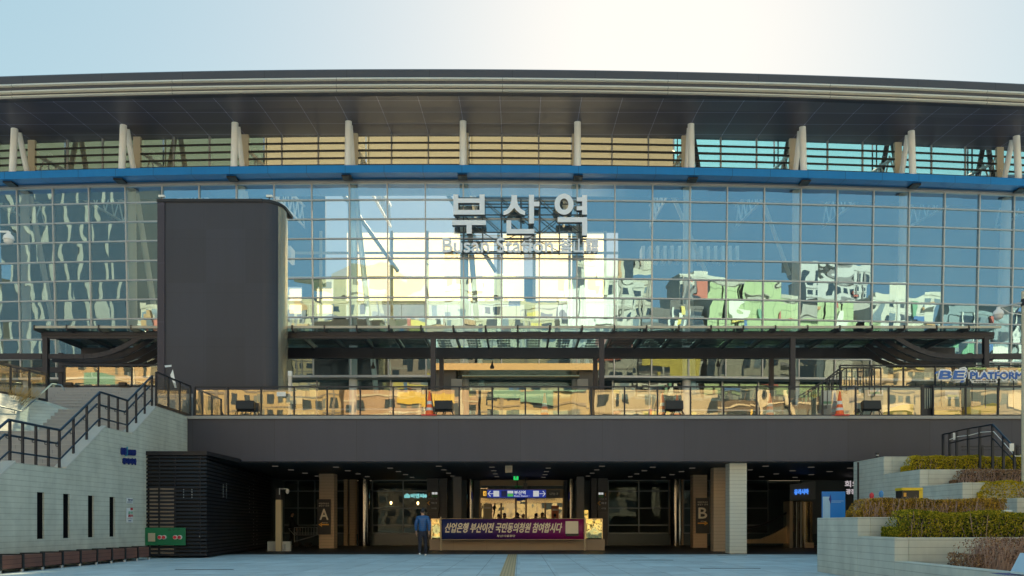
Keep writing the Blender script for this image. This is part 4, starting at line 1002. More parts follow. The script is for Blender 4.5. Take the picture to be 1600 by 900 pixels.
directory(933.5,950,768,799.5,43.9,'black directory board with pictograms on the dark pillar right of the banner',1)
# blue overhead sign
Y = 43.2; t = thing('overhead_sign', 'long blue overhead wayfinding sign with arrows above the entrance', 'sign', tuple(W(808,777,Y)))
MB().box(XP(761.5,Y),XP(853,Y),Y-.1,Y,ZP(777.5,Y),ZP(765.5,Y)).build('blue_board', litblue, t)
MB().box(XP(753,Y),XP(761.5,Y)-.004,Y-.1,Y,ZP(777.5,Y),ZP(765.5,Y)).box(XP(853,Y)+.004,XP(875,Y),Y-.1,Y,ZP(777.5,Y),ZP(765.5,Y)).build('black_board', blacksign, t)
yq = Y-.105
def pic(a, b, c, d, mt_, nm='pictogram'): return MB().box(XP(a,Y),XP(c,Y),yq-.004,Y-.101,ZP(d,Y),ZP(b,Y)).build(nm, mt_, t)
pic(755,767.5,760,775,litamber); pic(771,767,780,776,litwhite); pic(783.5,767,792,776,pmat('picto_blue',(.03,.07,.5),.4)); pic(793,767,802,771,litwhite); pic(793,771.5,802,776,litgreen); pic(833,767,842,776,litwhite)
lettering('lettering', '4', W(756.3,774.4,yq-.01), Vector((.09,0,0)), Vector((0,0,.2)), blacksign, t)
lettering('lettering', '부산역', W(803.5,772.3,yq), (XP(821,Y)-XP(803.5,Y),0,0), (0,0,.185), litwhite, t, 0, .008)
lettering('lettering', 'Busan Station ·', W(803.5,775.8,yq), (XP(827,Y)-XP(803.5,Y),0,0), (0,0,.06), litwhite, t, 0, .003)
lettering('lettering', '나가는 곳', W(859,773.5,yq), (XP(872,Y)-XP(859,Y),0,0), (0,0,.12), cream, t, 0, .003)
m = MB()
for c, s in ((766.5,-1),(848,1)):
    x = XP(c,Y); z = ZP(771.5,Y); q = yq
    m.face([(x-s*.17,q,z-.015),(x+s*.12,q,z-.015),(x+s*.12,q,z+.015),(x-s*.17,q,z+.015)])
    for k in (-1,1): m.face([(x+s*.15,q-.001,z),(x+s*.02,q-.001,z+k*.15),(x-s*.02,q-.001,z+k*.13),(x+s*.10,q-.001,z)])
m.build('arrow', litwhite, t)
for px in (808,821): MB().tube((XP(px,Y),Y-.05,ZP(765.4,Y)),(XP(px,Y),Y-.05,ZC),.03,8).build('hanger', blacksign, t)
MB().box(XP(818,Y),XP(824,Y),Y-.2,Y-.11,ZP(764,Y),ZP(755,Y)).build('speaker_box', blacksign, t)
Y = 42.4; t = thing('exit_sign', 'small green lit exit sign with running figure under the passage ceiling', 'sign', tuple(W(806.5,751,Y)))
MB().box(XP(802.5,Y),XP(810,Y),Y-.06,Y,ZP(750,Y),ZP(741.5,Y)).build('box', emat('exit_green',(.01,.30,.06),.7), t)
q = Y-.065; m = MB()
for a, b, c, d in ((805.8,742.8,807.0,744),(805.2,744.2,807.2,746.6),(804.2,746.4,805.6,747.2),(806.4,746.6,807.4,748.6),(804.4,747.6,805.4,749)): m.box(XP(a,Y),XP(c,Y),q,q+.004,ZP(d,Y),ZP(b,Y))
m.build('pictogram', MATS['sign_white'], t)
MB().tube((XP(806,Y),Y-.03,ZP(741.4,Y)),(XP(806,Y),Y-.03,ZC),.012,6).build('hanger', blacksign, t)
Y = 34.5; t = thing('ceiling_speaker', 'pale square speaker box hanging from the passage ceiling above the banner', 'speaker', tuple(W(795,738,Y)))
MB().box(XP(789.5,Y),XP(800.5,Y),Y-.12,Y+.12,ZP(738.5,Y),ZC-.003).build('box', pmat('speaker_cream',(.60,.48,.34),.5), t, bevel=.008)
MB().box(XP(791,Y),XP(799,Y),Y-.126,Y-.121,ZP(736,Y),ZP(729,Y)).build('grille', pmat('grille_cream',(.42,.34,.25),.6,0,.1,20), t)
# lit shop name behind the window
Y = 46.6; t = thing('shop_sign', 'pale cyan lit shop lettering behind the dark window above the walking person', 'sign', tuple(W(650,778,Y)))
cy_ = emat('cyan_letter', (.35,.85,.85), .42)
lettering('lettering', '비엔씨', W(642,778,Y), (XP(662,Y)-XP(642,Y),0,0), (0,0,ZP(771.5,Y)-ZP(778,Y)), cy_, t, .02, .015)
m = MB()
for i, hh in enumerate((.8,1.0,1.15,1.0,.8)): a = XP(631.8+i*1.8,Y); m.box(a,a+.052,Y,Y+.03,ZP(778,Y),ZP(778,Y)+.22*hh)
m.build('crown_mark', cy_, t); MB().lathe((XP(665,Y),Y,ZP(775,Y)),[(.0,.1),(.08,.06),(.1,0),(.08,-.06),(0,-.1)],12).build('round_mark', cy_, t)
# low tan base and banner
Y = 37.2; t = thing('stair_parapet', 'low tan stone parapet behind the purple banner', 'parapet', (XP(808,Y),Y,0))
MB().box(XP(671,Y),XP(945,Y),Y,Y+.3,.005,ZP(842.5,Y)).box(XP(671,Y),XP(671,Y)+.3,Y+.303,Y+4,.005,ZP(842.5,Y)).box(XP(945,Y)-.3,XP(945,Y),Y+.303,Y+4,.005,ZP(842.5,Y)).build('base', pmat('parapet_stone',(.33,.25,.18),.55,0,.06,1.5,lines=[(0,1.5,.01,0)],linecol=.7), t, bevel=.01)
gbr = glassmat('parapet_glass', (1.0,.86,.45), (.6,.66,.5), .34, .006, 1.5, (1.2,1.2,0))
zz = ZP(842.5,Y)
for a, b in ((673,689),(915,942)):
    MB().box(XP(a,Y),XP(b,Y),Y+.12,Y+.14,zz+.05,ZP(811,Y)).build('glass_panel', gbr, t)
    MB().bar((XP(a,Y),Y+.13,ZP(811,Y)),(XP(b,Y),Y+.13,ZP(811,Y)),.05,.04).bar((XP(a,Y)+.02,Y+.13,zz+.003),(XP(a,Y)+.02,Y+.13,ZP(811,Y)),.04,.04,(0,1,0)).bar((XP(b,Y)-.02,Y+.13,zz+.003),(XP(b,Y)-.02,Y+.13,ZP(811,Y)),.04,.04,(0,1,0)).build('glass_rail', gold, t)
MB().box(XP(913,40),XP(919,40),40,40.4,.01,ZP(797,40)).build('glass_kiosk', gbr, t)
Y = 36.6; t = thing('protest_banner', 'long purple to magenta banner with cream Korean lettering on two posts', 'banner', (XP(800,Y),Y,0))
bm_, g = newmat('banner_cloth'); p_ = g.pos(); xx = g.xyz(p_)
fx = g.node('ShaderNodeMapRange', {0: xx[0], 1: XP(690,Y), 2: XP(913,Y)}).outputs[0]
rp = g.node('ShaderNodeValToRGB', {0: fx}); e_ = rp.color_ramp.elements
e_[0].color = (.016,.035,.17,1); e_[1].color = (.26,.004,.10,1); k_ = e_.new(.35); k_.color = (.05,.014,.14,1); k_ = e_.new(.75); k_.color = (.17,.008,.15,1)
nb = g.node('ShaderNodeBump', {'Height': g.noise(g.scale(p_,(1,1,.3)),1.5,2), 'Distance': .08}).outputs[0]
g.node('ShaderNodeOutputMaterial', {0: g.node('ShaderNodeBsdfPrincipled', {'Base Color': rp.outputs[0], 'Roughness': .5, 'Normal': nb}).outputs[0]})
x0,x1,z0,z1 = XP(689.5,Y),XP(913,Y),ZP(843,Y),ZP(810.5,Y)
m = MB(); NS = 40
secs = [[Vector((x0+(x1-x0)*i/NS,Y+.02*math.sin(i*.9)*math.sin(i/NS*3.14),z)) for z in (z0,(z0+z1)/2,z1)] for i in range(NS+1)]
m.sweep(secs, closed=False); o_ = m.build('cloth', bm_, t, smooth=True); sm = o_.modifiers.new('solid','SOLIDIFY'); sm.thickness = .006; sm.offset = 1
yq = Y-.035
lettering('lettering', '산업은행 부산이전 국민동의청원 참여합시다', (XP(694.5,Y),yq,ZP(832,Y)), (XP(876,Y)-XP(694.5,Y),0,0), (0,0,ZP(817,Y)-ZP(832,Y)), pmat('banner_cream',(.86,.76,.62),.6,0,.05), t, 0, .013, .22)
lettering('lettering', '부산시설공단', (XP(776.5,Y),yq,ZP(839,Y)), (XP(805,Y)-XP(776.5,Y),0,0), (0,0,ZP(835.5,Y)-ZP(839,Y)), MATS['banner_cream'], t, 0, .003)
for px in (689,913.5): MB().tube((XP(px,Y),Y-.03,.005),(XP(px,Y),Y-.03,ZP(807.5,Y)),.035,8).build('post', pmat('post_tan',(.55,.43,.28),.5), t)
for z in (z0,z1): MB().tube((x0,Y-.03,z),(x1,Y-.03,z),.012,6).build('rope', MATS['post_tan'], t)
MB().box(XP(883.5,Y),XP(903.5,Y),yq-.004,yq-.001,ZP(833.8,Y),ZP(814.3,Y)).build('blank_panel', MATS['banner_cream'], t)
MB().box(XP(884,Y),XP(904,Y),yq-.004,yq-.001,ZP(837.5,Y),ZP(834.2,Y)).build('black_strip', blacksign, t)
# escalator and lift portal at the right
t = thing('escalator', 'glass sided escalator rising to the right inside the passage', 'escalator', (XP(1200,41),41,0))
Y = 41
path = [(1167,843),(1190,842),(1205,836),(1238,818)]
side = [W(px,py,Y) for px,py in path]
MB().prism([side[0],side[1],side[2],side[3],W(1238,849,Y),W(1167,849,Y)],(0,.25,0)).build('cladding', pmat('escalator_steel',(.40,.28,.16),.3,.5,.1,1,lines=[(0,.6,.015,0)],linecol=.6), t)
up = [(1167,826),(1190,822),(1205,816),(1238,798)]
u_ = [W(px,py,Y) for px,py in up]
for a, b, c, d in zip(side[:-1], side[1:], u_[1:], u_[:-1]): MB().face([Vector(v)+Vector((0,.12,.02)) for v in (a,b,c,d)]).build('glass_side', glass_dk, t)
MB().path([v+Vector((0,.12,.03)) for v in u_],.05,8).build('handrail', blacksign, t, smooth=True)
Y = 40.6; t = thing('lift_portal', 'dark grey lift portal with blue lit lettering and glass doors', 'portal', (XP(1254,Y),Y,0))
pg = pmat('portal_grey', (.085,.085,.085), .5, .1, .08)
MB().hexa([W(1234,782,Y),W(1274,780,Y+.8),W(1274,780,Y+1.8),W(1234,782,Y+1.2),W(1234,757,Y),W(1274,752,Y+.8),W(1274,752,Y+1.8),W(1234,757,Y+1.2)]).build('header', pg, t)
MB().box(XP(1234,Y),XP(1239,Y),Y+.02,Y+1,.005,ZP(783,Y)).build('jamb', pmat('jamb_steel',(.40,.33,.24),.35,.5), t)
for px in (1248,1255,1261): MB().box(XP(px,Y)-.02,XP(px,Y)+.02,Y+.3,Y+.36,.005,ZP(784,Y)).build('door_frame', galv, t)
for px in (1264.5,1271): MB().box(XP(px,Y)-.055,XP(px,Y)+.055,Y+.3,Y+.42,.005,ZP(784,Y)).build('brass_jamb', gold, t); MB().box(XP(px,Y)-.09,XP(px,Y)+.09,Y+.2,Y+.295,.005,.26).build('plinth', MATS['warm_lit_tile'], t)
MB().face([(XP(1239,Y),Y+.5,.01),(XP(1274,Y),Y+.5,.01),(XP(1274,Y),Y+.5,ZP(783,Y)),(XP(1239,Y),Y+.5,ZP(783,Y))]).build('glass_door', MATS['entrance_glass'], t)
blit = emat('blue_letter', (.06,.22,.75), .4)
lettering('lettering', '유라시아', W(1241,773,Y+.10), W(1263,772,Y+.50)-W(1241,773,Y+.10), Vector((0,0,.26)), blit, t, .02, .012)
Y = 43; t = thing('neon_sign', 'white lit lettering half hidden behind the terrace wall', 'sign', tuple(W(1325,772,Y)))
wl = emat('white_letter', (.85,.75,.78), .16)
lettering('lettering', '회의실', W(1320,761,Y), Vector((1.1,0,0)), Vector((0,0,.32)), wl, t, .02, .01); lettering('lettering', '광장 지하차도', W(1322,772,Y), Vector((1.6,0,0)), Vector((0,0,.26)), wl, t, .02, .01)
Y = 30; t = thing('blue_poster', 'bright blue standing poster board with a pale panel behind the low hedge', 'poster', (XP(1303,Y),Y,0))
MB().box(XP(1284.5,Y),XP(1321,Y),Y,Y+.06,.25,ZP(768,Y)).build('board', pmat('poster_blue',(.01,.20,.62),.3,0,.1,.8), t, bevel=.01)
MB().box(XP(1285.5,Y),XP(1297,Y),Y-.004,Y-.001,.3,ZP(776,Y)).build('pale_panel', pmat('poster_pale',(.35,.55,.72),.4), t)
MB().box(XP(1299,Y),XP(1318,Y),Y-.004,Y-.001,ZP(783,Y),ZP(782.4,Y)).box(XP(1299,Y),XP(1314,Y),Y-.004,Y-.001,ZP(785,Y),ZP(784.4,Y)).build('print', MATS['poster_pale'], t)
MB().prism([W(1295,780,Y-.005),W(1297.5,772,Y-.005),W(1299,780,Y-.005),W(1298,788,Y-.005)],(0,-.003,0)).build('emblem', signblue, t)
for s in (1288,1317): MB().box(XP(s,Y)-.03,XP(s,Y)+.03,Y-.2,Y+.3,0,.245).build('foot', darkmetal, t)
# ================================================================== TERRACED PLANTERS, RIGHT
XL = 7.42
soil = pmat('planter_soil', (.05,.04,.03), .9, 0, .3, 4)
tp = thing('terrace_planter', 'near stepped concrete planter wall with three hedges', 'planter', (XL,18.3,0))
for y0, y1, zt in ((18.3,20.8,1.34),(16.5,18.297,.92),(10.5,16.497,.455)):
    MB().box(XL,XL+.28,y0,y1,0,zt).build('side_wall', concrete, tp, bevel=.012)
    MB().box(XL+.283,22,y0,y0+.25,0,zt).build('end_wall', concrete, tp, bevel=.012)
    MB().box(XL+.283,22,y0+.253,y1 if y1 > 20 else y1-.003,0,zt-.10).build('soil', soil, tp)
MB().box(XL+.283,12,20.55,20.8,0,1.34).build('end_wall', concrete, tp, bevel=.012)
XU = 12.6
tp2 = thing('terrace_planter', 'upper stepped concrete planter wall rising behind the black and yellow sign', 'planter', (XU,20,0))
ush = [F*XU/(p-CX) for p in (1333.6,1381,1437,1504,1589)]
for i, zt in enumerate((3.52,2.91,2.37,1.85)):
    y1, y0 = ush[i]-(.003 if i else 0), ush[i+1]
    MB().box(XU,XU+.28,y0,y1,0,zt).build('side_wall', concrete, tp2, bevel=.012)
    MB().box(XU+.283,32,y0,y0+.25,0,zt).build('end_wall', concrete, tp2, bevel=.012)
    MB().box(XU+.283,32,y0+.253,y1,0,zt-.1).build('soil', soil, tp2)
MB().box(XU+.283,32,ush[0]-.25,ush[0]-.003,0,3.51).build('end_wall', concrete, tp2)
MB().tube((XU-.03,ush[0]-.5,0),(XU-.03,ush[0]-.5,3.48),.035,8).build('drain_pipe', darkmetal, tp2)
def leafmat(name, c1, c2, c3):
    m, g = newmat(name); p = g.pos()
    n = g.noise(p, 1.6, 4, .6); n2 = g.noise(p, 14, 2, .5)
    ob = g.node('ShaderNodeNewGeometry').outputs['Random Per Island']
    f = g.math('MULTIPLY_ADD', n2, .5, g.math('MULTIPLY_ADD', ob, .45, g.math('MULTIPLY', n, .35)))
    r = g.node('ShaderNodeValToRGB', {0: f}); e = r.color_ramp.elements
    e[0].position = .38; e[0].color = c4(c1); e[1].position = .85; e[1].color = c4(c3); k = e.new(.6); k.color = c4(c2)
    d = g.node('ShaderNodeBsdfDiffuse', {0: r.outputs[0]}).outputs[0]; tl = g.node('ShaderNodeBsdfTranslucent', {0: r.outputs[0]}).outputs[0]
    g.node('ShaderNodeOutputMaterial', {0: g.node('ShaderNodeMixShader', {0: .3, 1: d, 2: tl}).outputs[0]}); return m
lf_green = leafmat('green_hedge_leaf', (.05,.09,.018), (.22,.25,.03), (.62,.50,.05))
lf_yel = leafmat('yellow_hedge_leaf', (.13,.14,.025), (.46,.40,.04), (.80,.60,.04))
lf_brn = leafmat('brown_hedge_leaf', (.08,.05,.042), (.28,.165,.115), (.52,.34,.18))
lf_mix = leafmat('mixed_hedge_leaf', (.08,.085,.035), (.32,.22,.07), (.70,.46,.07))
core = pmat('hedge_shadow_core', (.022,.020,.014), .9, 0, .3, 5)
twg = pmat('hedge_twig', (.36,.26,.23), .8, 0, .35, 8)
def hedge(x0, x1, y0, y1, z0, z1, leaf, lab, n, size, twig=0, fill=1.0, taper=.12):
    t = thing('hedge', lab, 'hedge', ((x0+x1)/2,(y0+y1)/2,z0), 'clipped hedges on the terraced planters')
    L, D, Hh = x1-x0, y1-y0, z1-z0
    def surf(x, y): 
        e = min(1, (x-x0)/(.35*Hh+.01)); e = max(.25, e)**.5
        return z0+Hh*e*(1+.10*noise.noise(Vector((x*1.7,y*2,z0*3)))+.05*noise.noise(Vector((x*6,y*6,3))))
    m = MB(); random.seed(int(x0*100+z0*1000))
    for _ in range(n):
        x = x0+L*random.random(); q = random.random(); top = surf(x, y0)
        zt = top+.015
        if q < .40: p = Vector((x, y0+D*random.random(), zt-abs(random.gauss(0,.05))))           # top skin
        elif q < .90: p = Vector((x, y0+abs(random.gauss(0,.07))+.05*noise.noise(Vector((x*3,0,z0*7))), z0+(zt-z0)*random.random()**.8))  # face
        else:
            p = Vector((x0+abs(random.gauss(0,.06)), y0+D*random.random(), z0+(surf(x0+.05,y0)-z0)*random.random()))
        if p.x < x0+.2: p.z = min(p.z, surf(p.x,y0))
        if fill < 1 and noise.noise(Vector((p.x*2.2,p.y*2,p.z*2.5))) > fill-.45: continue
        a = Vector((random.gauss(0,1),random.gauss(0,1),random.gauss(0,1)+.4)).normalized()*size*random.uniform(.6,1.5)
        b = a.cross(Vector((random.random(),random.random(),random.random()))).normalized()*size*random.uniform(.35,.6)
        m.face([p-a*.5,p+b*.5,p+a*.6,p-b*.5])
    m.build('leaves', leaf, t)
    if twig:
        m = MB()
        for _ in range(twig):
            x = x0+.05+(L-.05)*random.random(); y = y0+D*random.random()*.5; 
            b = Vector((x,y,z0)); hh = (surf(x,y)-z0)*random.uniform(.5,1.08); e = Vector((x+random.gauss(0,.10),y-abs(random.gauss(0,.05)),z0+hh)); mid = b.lerp(e,.5)+Vector((random.gauss(0,.03),0,0))
            w = .006
            for p, q in ((b,mid),(mid,e)): m.face([p-Vector((w,0,0)),p+Vector((w,0,0)),q+Vector((w*.7,0,0)),q-Vector((w*.7,0,0))])
            for _ in range(3):
                s = mid.lerp(e,random.random()); v = s+Vector((random.gauss(0,.07),random.gauss(0,.03),random.uniform(.02,.14))); m.face([s-Vector((w*.6,0,0)),s+Vector((w*.6,0,0)),v])
        m.build('twigs', twg, t)
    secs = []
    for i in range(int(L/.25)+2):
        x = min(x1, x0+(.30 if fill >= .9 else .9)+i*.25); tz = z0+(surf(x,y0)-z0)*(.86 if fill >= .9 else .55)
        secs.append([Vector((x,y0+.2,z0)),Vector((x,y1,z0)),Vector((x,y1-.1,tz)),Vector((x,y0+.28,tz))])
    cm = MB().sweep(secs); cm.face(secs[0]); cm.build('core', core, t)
hedge(7.85,11.25,19.25,20.1,1.25,1.76,lf_mix,'mixed yellow and brown hedge along the top of the near planter',16000,.05,700,.98)
hedge(7.80,18,17.2,18.0,.82,1.43,lf_green,'dense green hedge with yellow top on the middle step of the near planter',30000,.05,150)
hedge(8.05,16,14.6,15.7,.36,.93,lf_brn,'bare brownish purple hedge on the lowest step of the near planter',12000,.04,2800,.84)
hedge(13.02,26,27.9,28.5,2.79,3.45,lf_yel,'yellow green hedge on the highest terrace beneath the black stair rail',30000,.055,100)
hedge(13.5,24,25.7,26.2,2.26,2.86,lf_brn,'brown twiggy hedge on the terrace just below the highest yellow one',14000,.05,900,.92)
hedge(13.0,22,23.6,24.2,1.75,2.38,lf_yel,'yellow green hedge end on the terrace right above the low mixed one',20000,.055,100)
# objects around the terraces
Y = 23; t = thing('yellow_sign_box', 'black and yellow box sign standing behind the lower hedge', 'sign', (XP(1426,Y),Y,0))
MB().box(XP(1409.5,Y),XP(1441.5,Y),Y,Y+.4,0,ZP(766.5,Y)).build('black_box', blacksign, t, bevel=.008)
MB().box(XP(1409.5,Y)-.01,XP(1442,Y),Y-.02,Y+.42,ZP(766.5,Y)+.003,ZP(762,Y)).build('yellow_top', yel, t, bevel=.006)
MB().box(XP(1436,Y),XP(1441.5,Y)+.004,Y-.012,Y-.002,.9,ZP(766.5,Y)).build('yellow_edge', yel, t)
MB().box(XP(1412,Y),XP(1416,Y),Y-.006,Y-.002,ZP(776,Y),ZP(770,Y)).build('print', amber, t)
p = Vector((XU+.15,F*(XU+.15)/(1371-CX),3.52)); t = thing('bollard_light', 'small black bollard lamp on the top corner of the upper planter', 'lamp', tuple(p))
MB().lathe(tuple(p),[(.055,0),(.055,.10)],12).build('post', blacksign, t, smooth=True); MB().lathe(tuple(p),[(.05,.10),(.05,.13)],12).build('lens', white, t); MB().lathe(tuple(p),[(0,.20),(.065,.19),(.065,.13),(0,.13)],12).build('cap', blacksign, t, smooth=True)
for px, py, lab, mt_ in ((1362,775,'small red and white garden marker in front of the upper planter',red),(1377,772,'small blue garden marker beside the red one',pmat('marker_blue',(.05,.25,.6),.5))):
    p = W(px,py,22); t = thing('garden_marker', lab, 'marker', (p.x,p.y,0), 'garden markers before the upper planter')
    MB().tube((p.x,p.y,0),(p.x,p.y,p.z-.05),.012,6).build('stake', white, t); MB().lathe((p.x,p.y,p.z),[(0,.10),(.05,.06),(.06,0),(.04,-.08),(0,-.1)],10).build('head', mt_, t, smooth=True)
p = W(1571,803,18.6); t = thing('junction_box', 'small pale grey cable box on the terrace wall at the right', 'box', (p.x,p.y,1.34))
MB().box(p.x-.12,p.x+.12,p.y-.08,p.y+.08,1.25,1.5).build('housing', pmat('box_pale',(.6,.62,.6),.5), t, bevel=.02)
t = thing('slanted_panel', 'pale blue slanted metal lid of a low dark blue case at the right edge', 'case', (8.9,12.6,0))
MB().prism([W(1579,896,11.8),W(1594,867,12.6),W(1640,868,12.6),W(1640,902,11.8)],(0,0,.03)).build('lid', pmat('lid_blue',(.30,.48,.62),.4,.1,.05), t)
MB().box(XP(1579,11.85),9.3,11.86,12.4,.46,ZP(896,11.8)-.03).build('case', signblue, t)
# stair rail on the right terrace
t = thing('terrace_handrail', 'black steel handrail with white cord above the highest hedge', 'handrail', tuple(W(1545,715,27)))
def tpnt(px, py, Y): return W(px,py,Y)
A = [tpnt(1473.5,678.5,29.5),tpnt(1484,676.5,29.2),tpnt(1495,673.5,28.9),tpnt(1513,669.5,28.4),tpnt(1531,666.5,27.9),tpnt(1551,663,27.4)]
Bq = [tpnt(1551,663,27.4),tpnt(1568,681,26.8),tpnt(1585,699,26.2)]
for q in A+[Bq[1],Bq[2]]: MB().bar((q.x,q.y,0),q,.07,.06,(0,1,0)).build('post', railm, t)
MB().path(A,.025,8).build('handrail', railm, t); MB().path(Bq,.03,8).build('handrail', tealr, t)
MB().path([q+Vector((0,0,-.36)) for q in A[1:]],.022,8).path([q+Vector((0,0,-.45)) for q in Bq],.02,8).build('mid_rail', railm, t)
MB().path([A[1]+Vector((-.03,-.05,-.24))]+[q+Vector((0,-.05,-.20-.04*(i%2))) for i,q in enumerate(A[2:])]+[Bq[1]+Vector((0,-.05,-.25)),Bq[2]+Vector((0,-.05,-.28)),Bq[2]+Vector((1.5,.3,-.25))],.014,6).build('white_cord', white, t)
for q in (A[1]+Vector((.15,-.06,-.22)),Bq[2]+Vector((-.12,-.06,-.1))): MB().box(q.x-.07,q.x+.07,q.y-.004,q.y,q.z-.02,q.z+.22).build('paper_tag', white, t)
MB().bar(W(1502,698,29.5),W(1640,698,29.5),.05,.05).bar(W(1502,703,29.5),W(1640,703,29.5),.03,.03).build('rear_rail', railm, t)
for px in (1535,1590): q = W(px,696,29.5); MB().bar((q.x,q.y,0),q,.06,.06,(0,1,0)).build('post', railm, t)
for x, y, L, lab in ((4.3,27.2,1.4,'dark slot drain in the paving right of the banner'),(5.6,22.2,1.6,'longer dark slot drain nearer the right planter'),(-8.2,21.6,1.5,'dark slot drain in the paving near the wooden bench'),(8.0,31.4,1.1,'dark slot drain close to the grey pillar')):
    t = thing('drain_grate', lab, 'drain', (x,y,0), 'slot drains in the plaza')
    MB().box(x-L/2,x+L/2,y-.05,y+.05,.001,.008).build('grate', darkmetal, t)
# ================================================================== STREET CAMERAS
def dome(p, t):
    MB().lathe(tuple(p),[(0,.24),(.05,.23),(.06,.17),(.13,.10),(.15,.02),(.15,0),(0,0)],16).build('hood', white, t, smooth=True)
    MB().lathe(tuple(p),[(.13,-.004),(.125,-.07),(.08,-.12),(0,-.14)],16).build('dome', pmat('dome_pale',(.62,.62,.62),.2), t, smooth=True)
Y = 24; q = W(1560,492,Y); t = thing('camera_mast', 'pale mast with a white dome camera on a slanted arm at the right edge', 'mast', (XP(1599,Y),Y,0))
MB().tube((XP(1602,Y),Y,0),(XP(1602,Y),Y,ZP(455,Y)),.10,14).build('mast', pmat('mast_cream',(.60,.55,.42),.5,.1), t, smooth=True)
MB().tube((XP(1602,Y),Y,ZP(472,Y)),q+Vector((.05,0,.22)),.035,8).build('arm', galv, t)
MB().path([q+Vector((.1,0,.2)),q+Vector((.32,0,.06)),q+Vector((.75,0,0))],.012,6).build('cable', white, t)
MB().lathe((XP(1602,Y),Y,ZP(473,Y)-.1),[(.115,0),(.115,.2)],14).build('clamp', darkmetal, t)
dome(q, t)
Y = 24; q = W(13.5,374.5,Y); t = thing('camera_mast', 'white dome camera on a short arm reaching in from the left edge', 'mast', (XP(-60,Y),Y,0))
MB().tube((XP(-60,Y),Y,0),(XP(-60,Y),Y,ZP(340,Y)),.10,14).build('mast', MATS['mast_cream'], t, smooth=True)
MB().tube((XP(-60,Y),Y,ZP(361,Y)),q+Vector((0,0,.23)),.03,8).build('arm', white, t); dome(q, t)

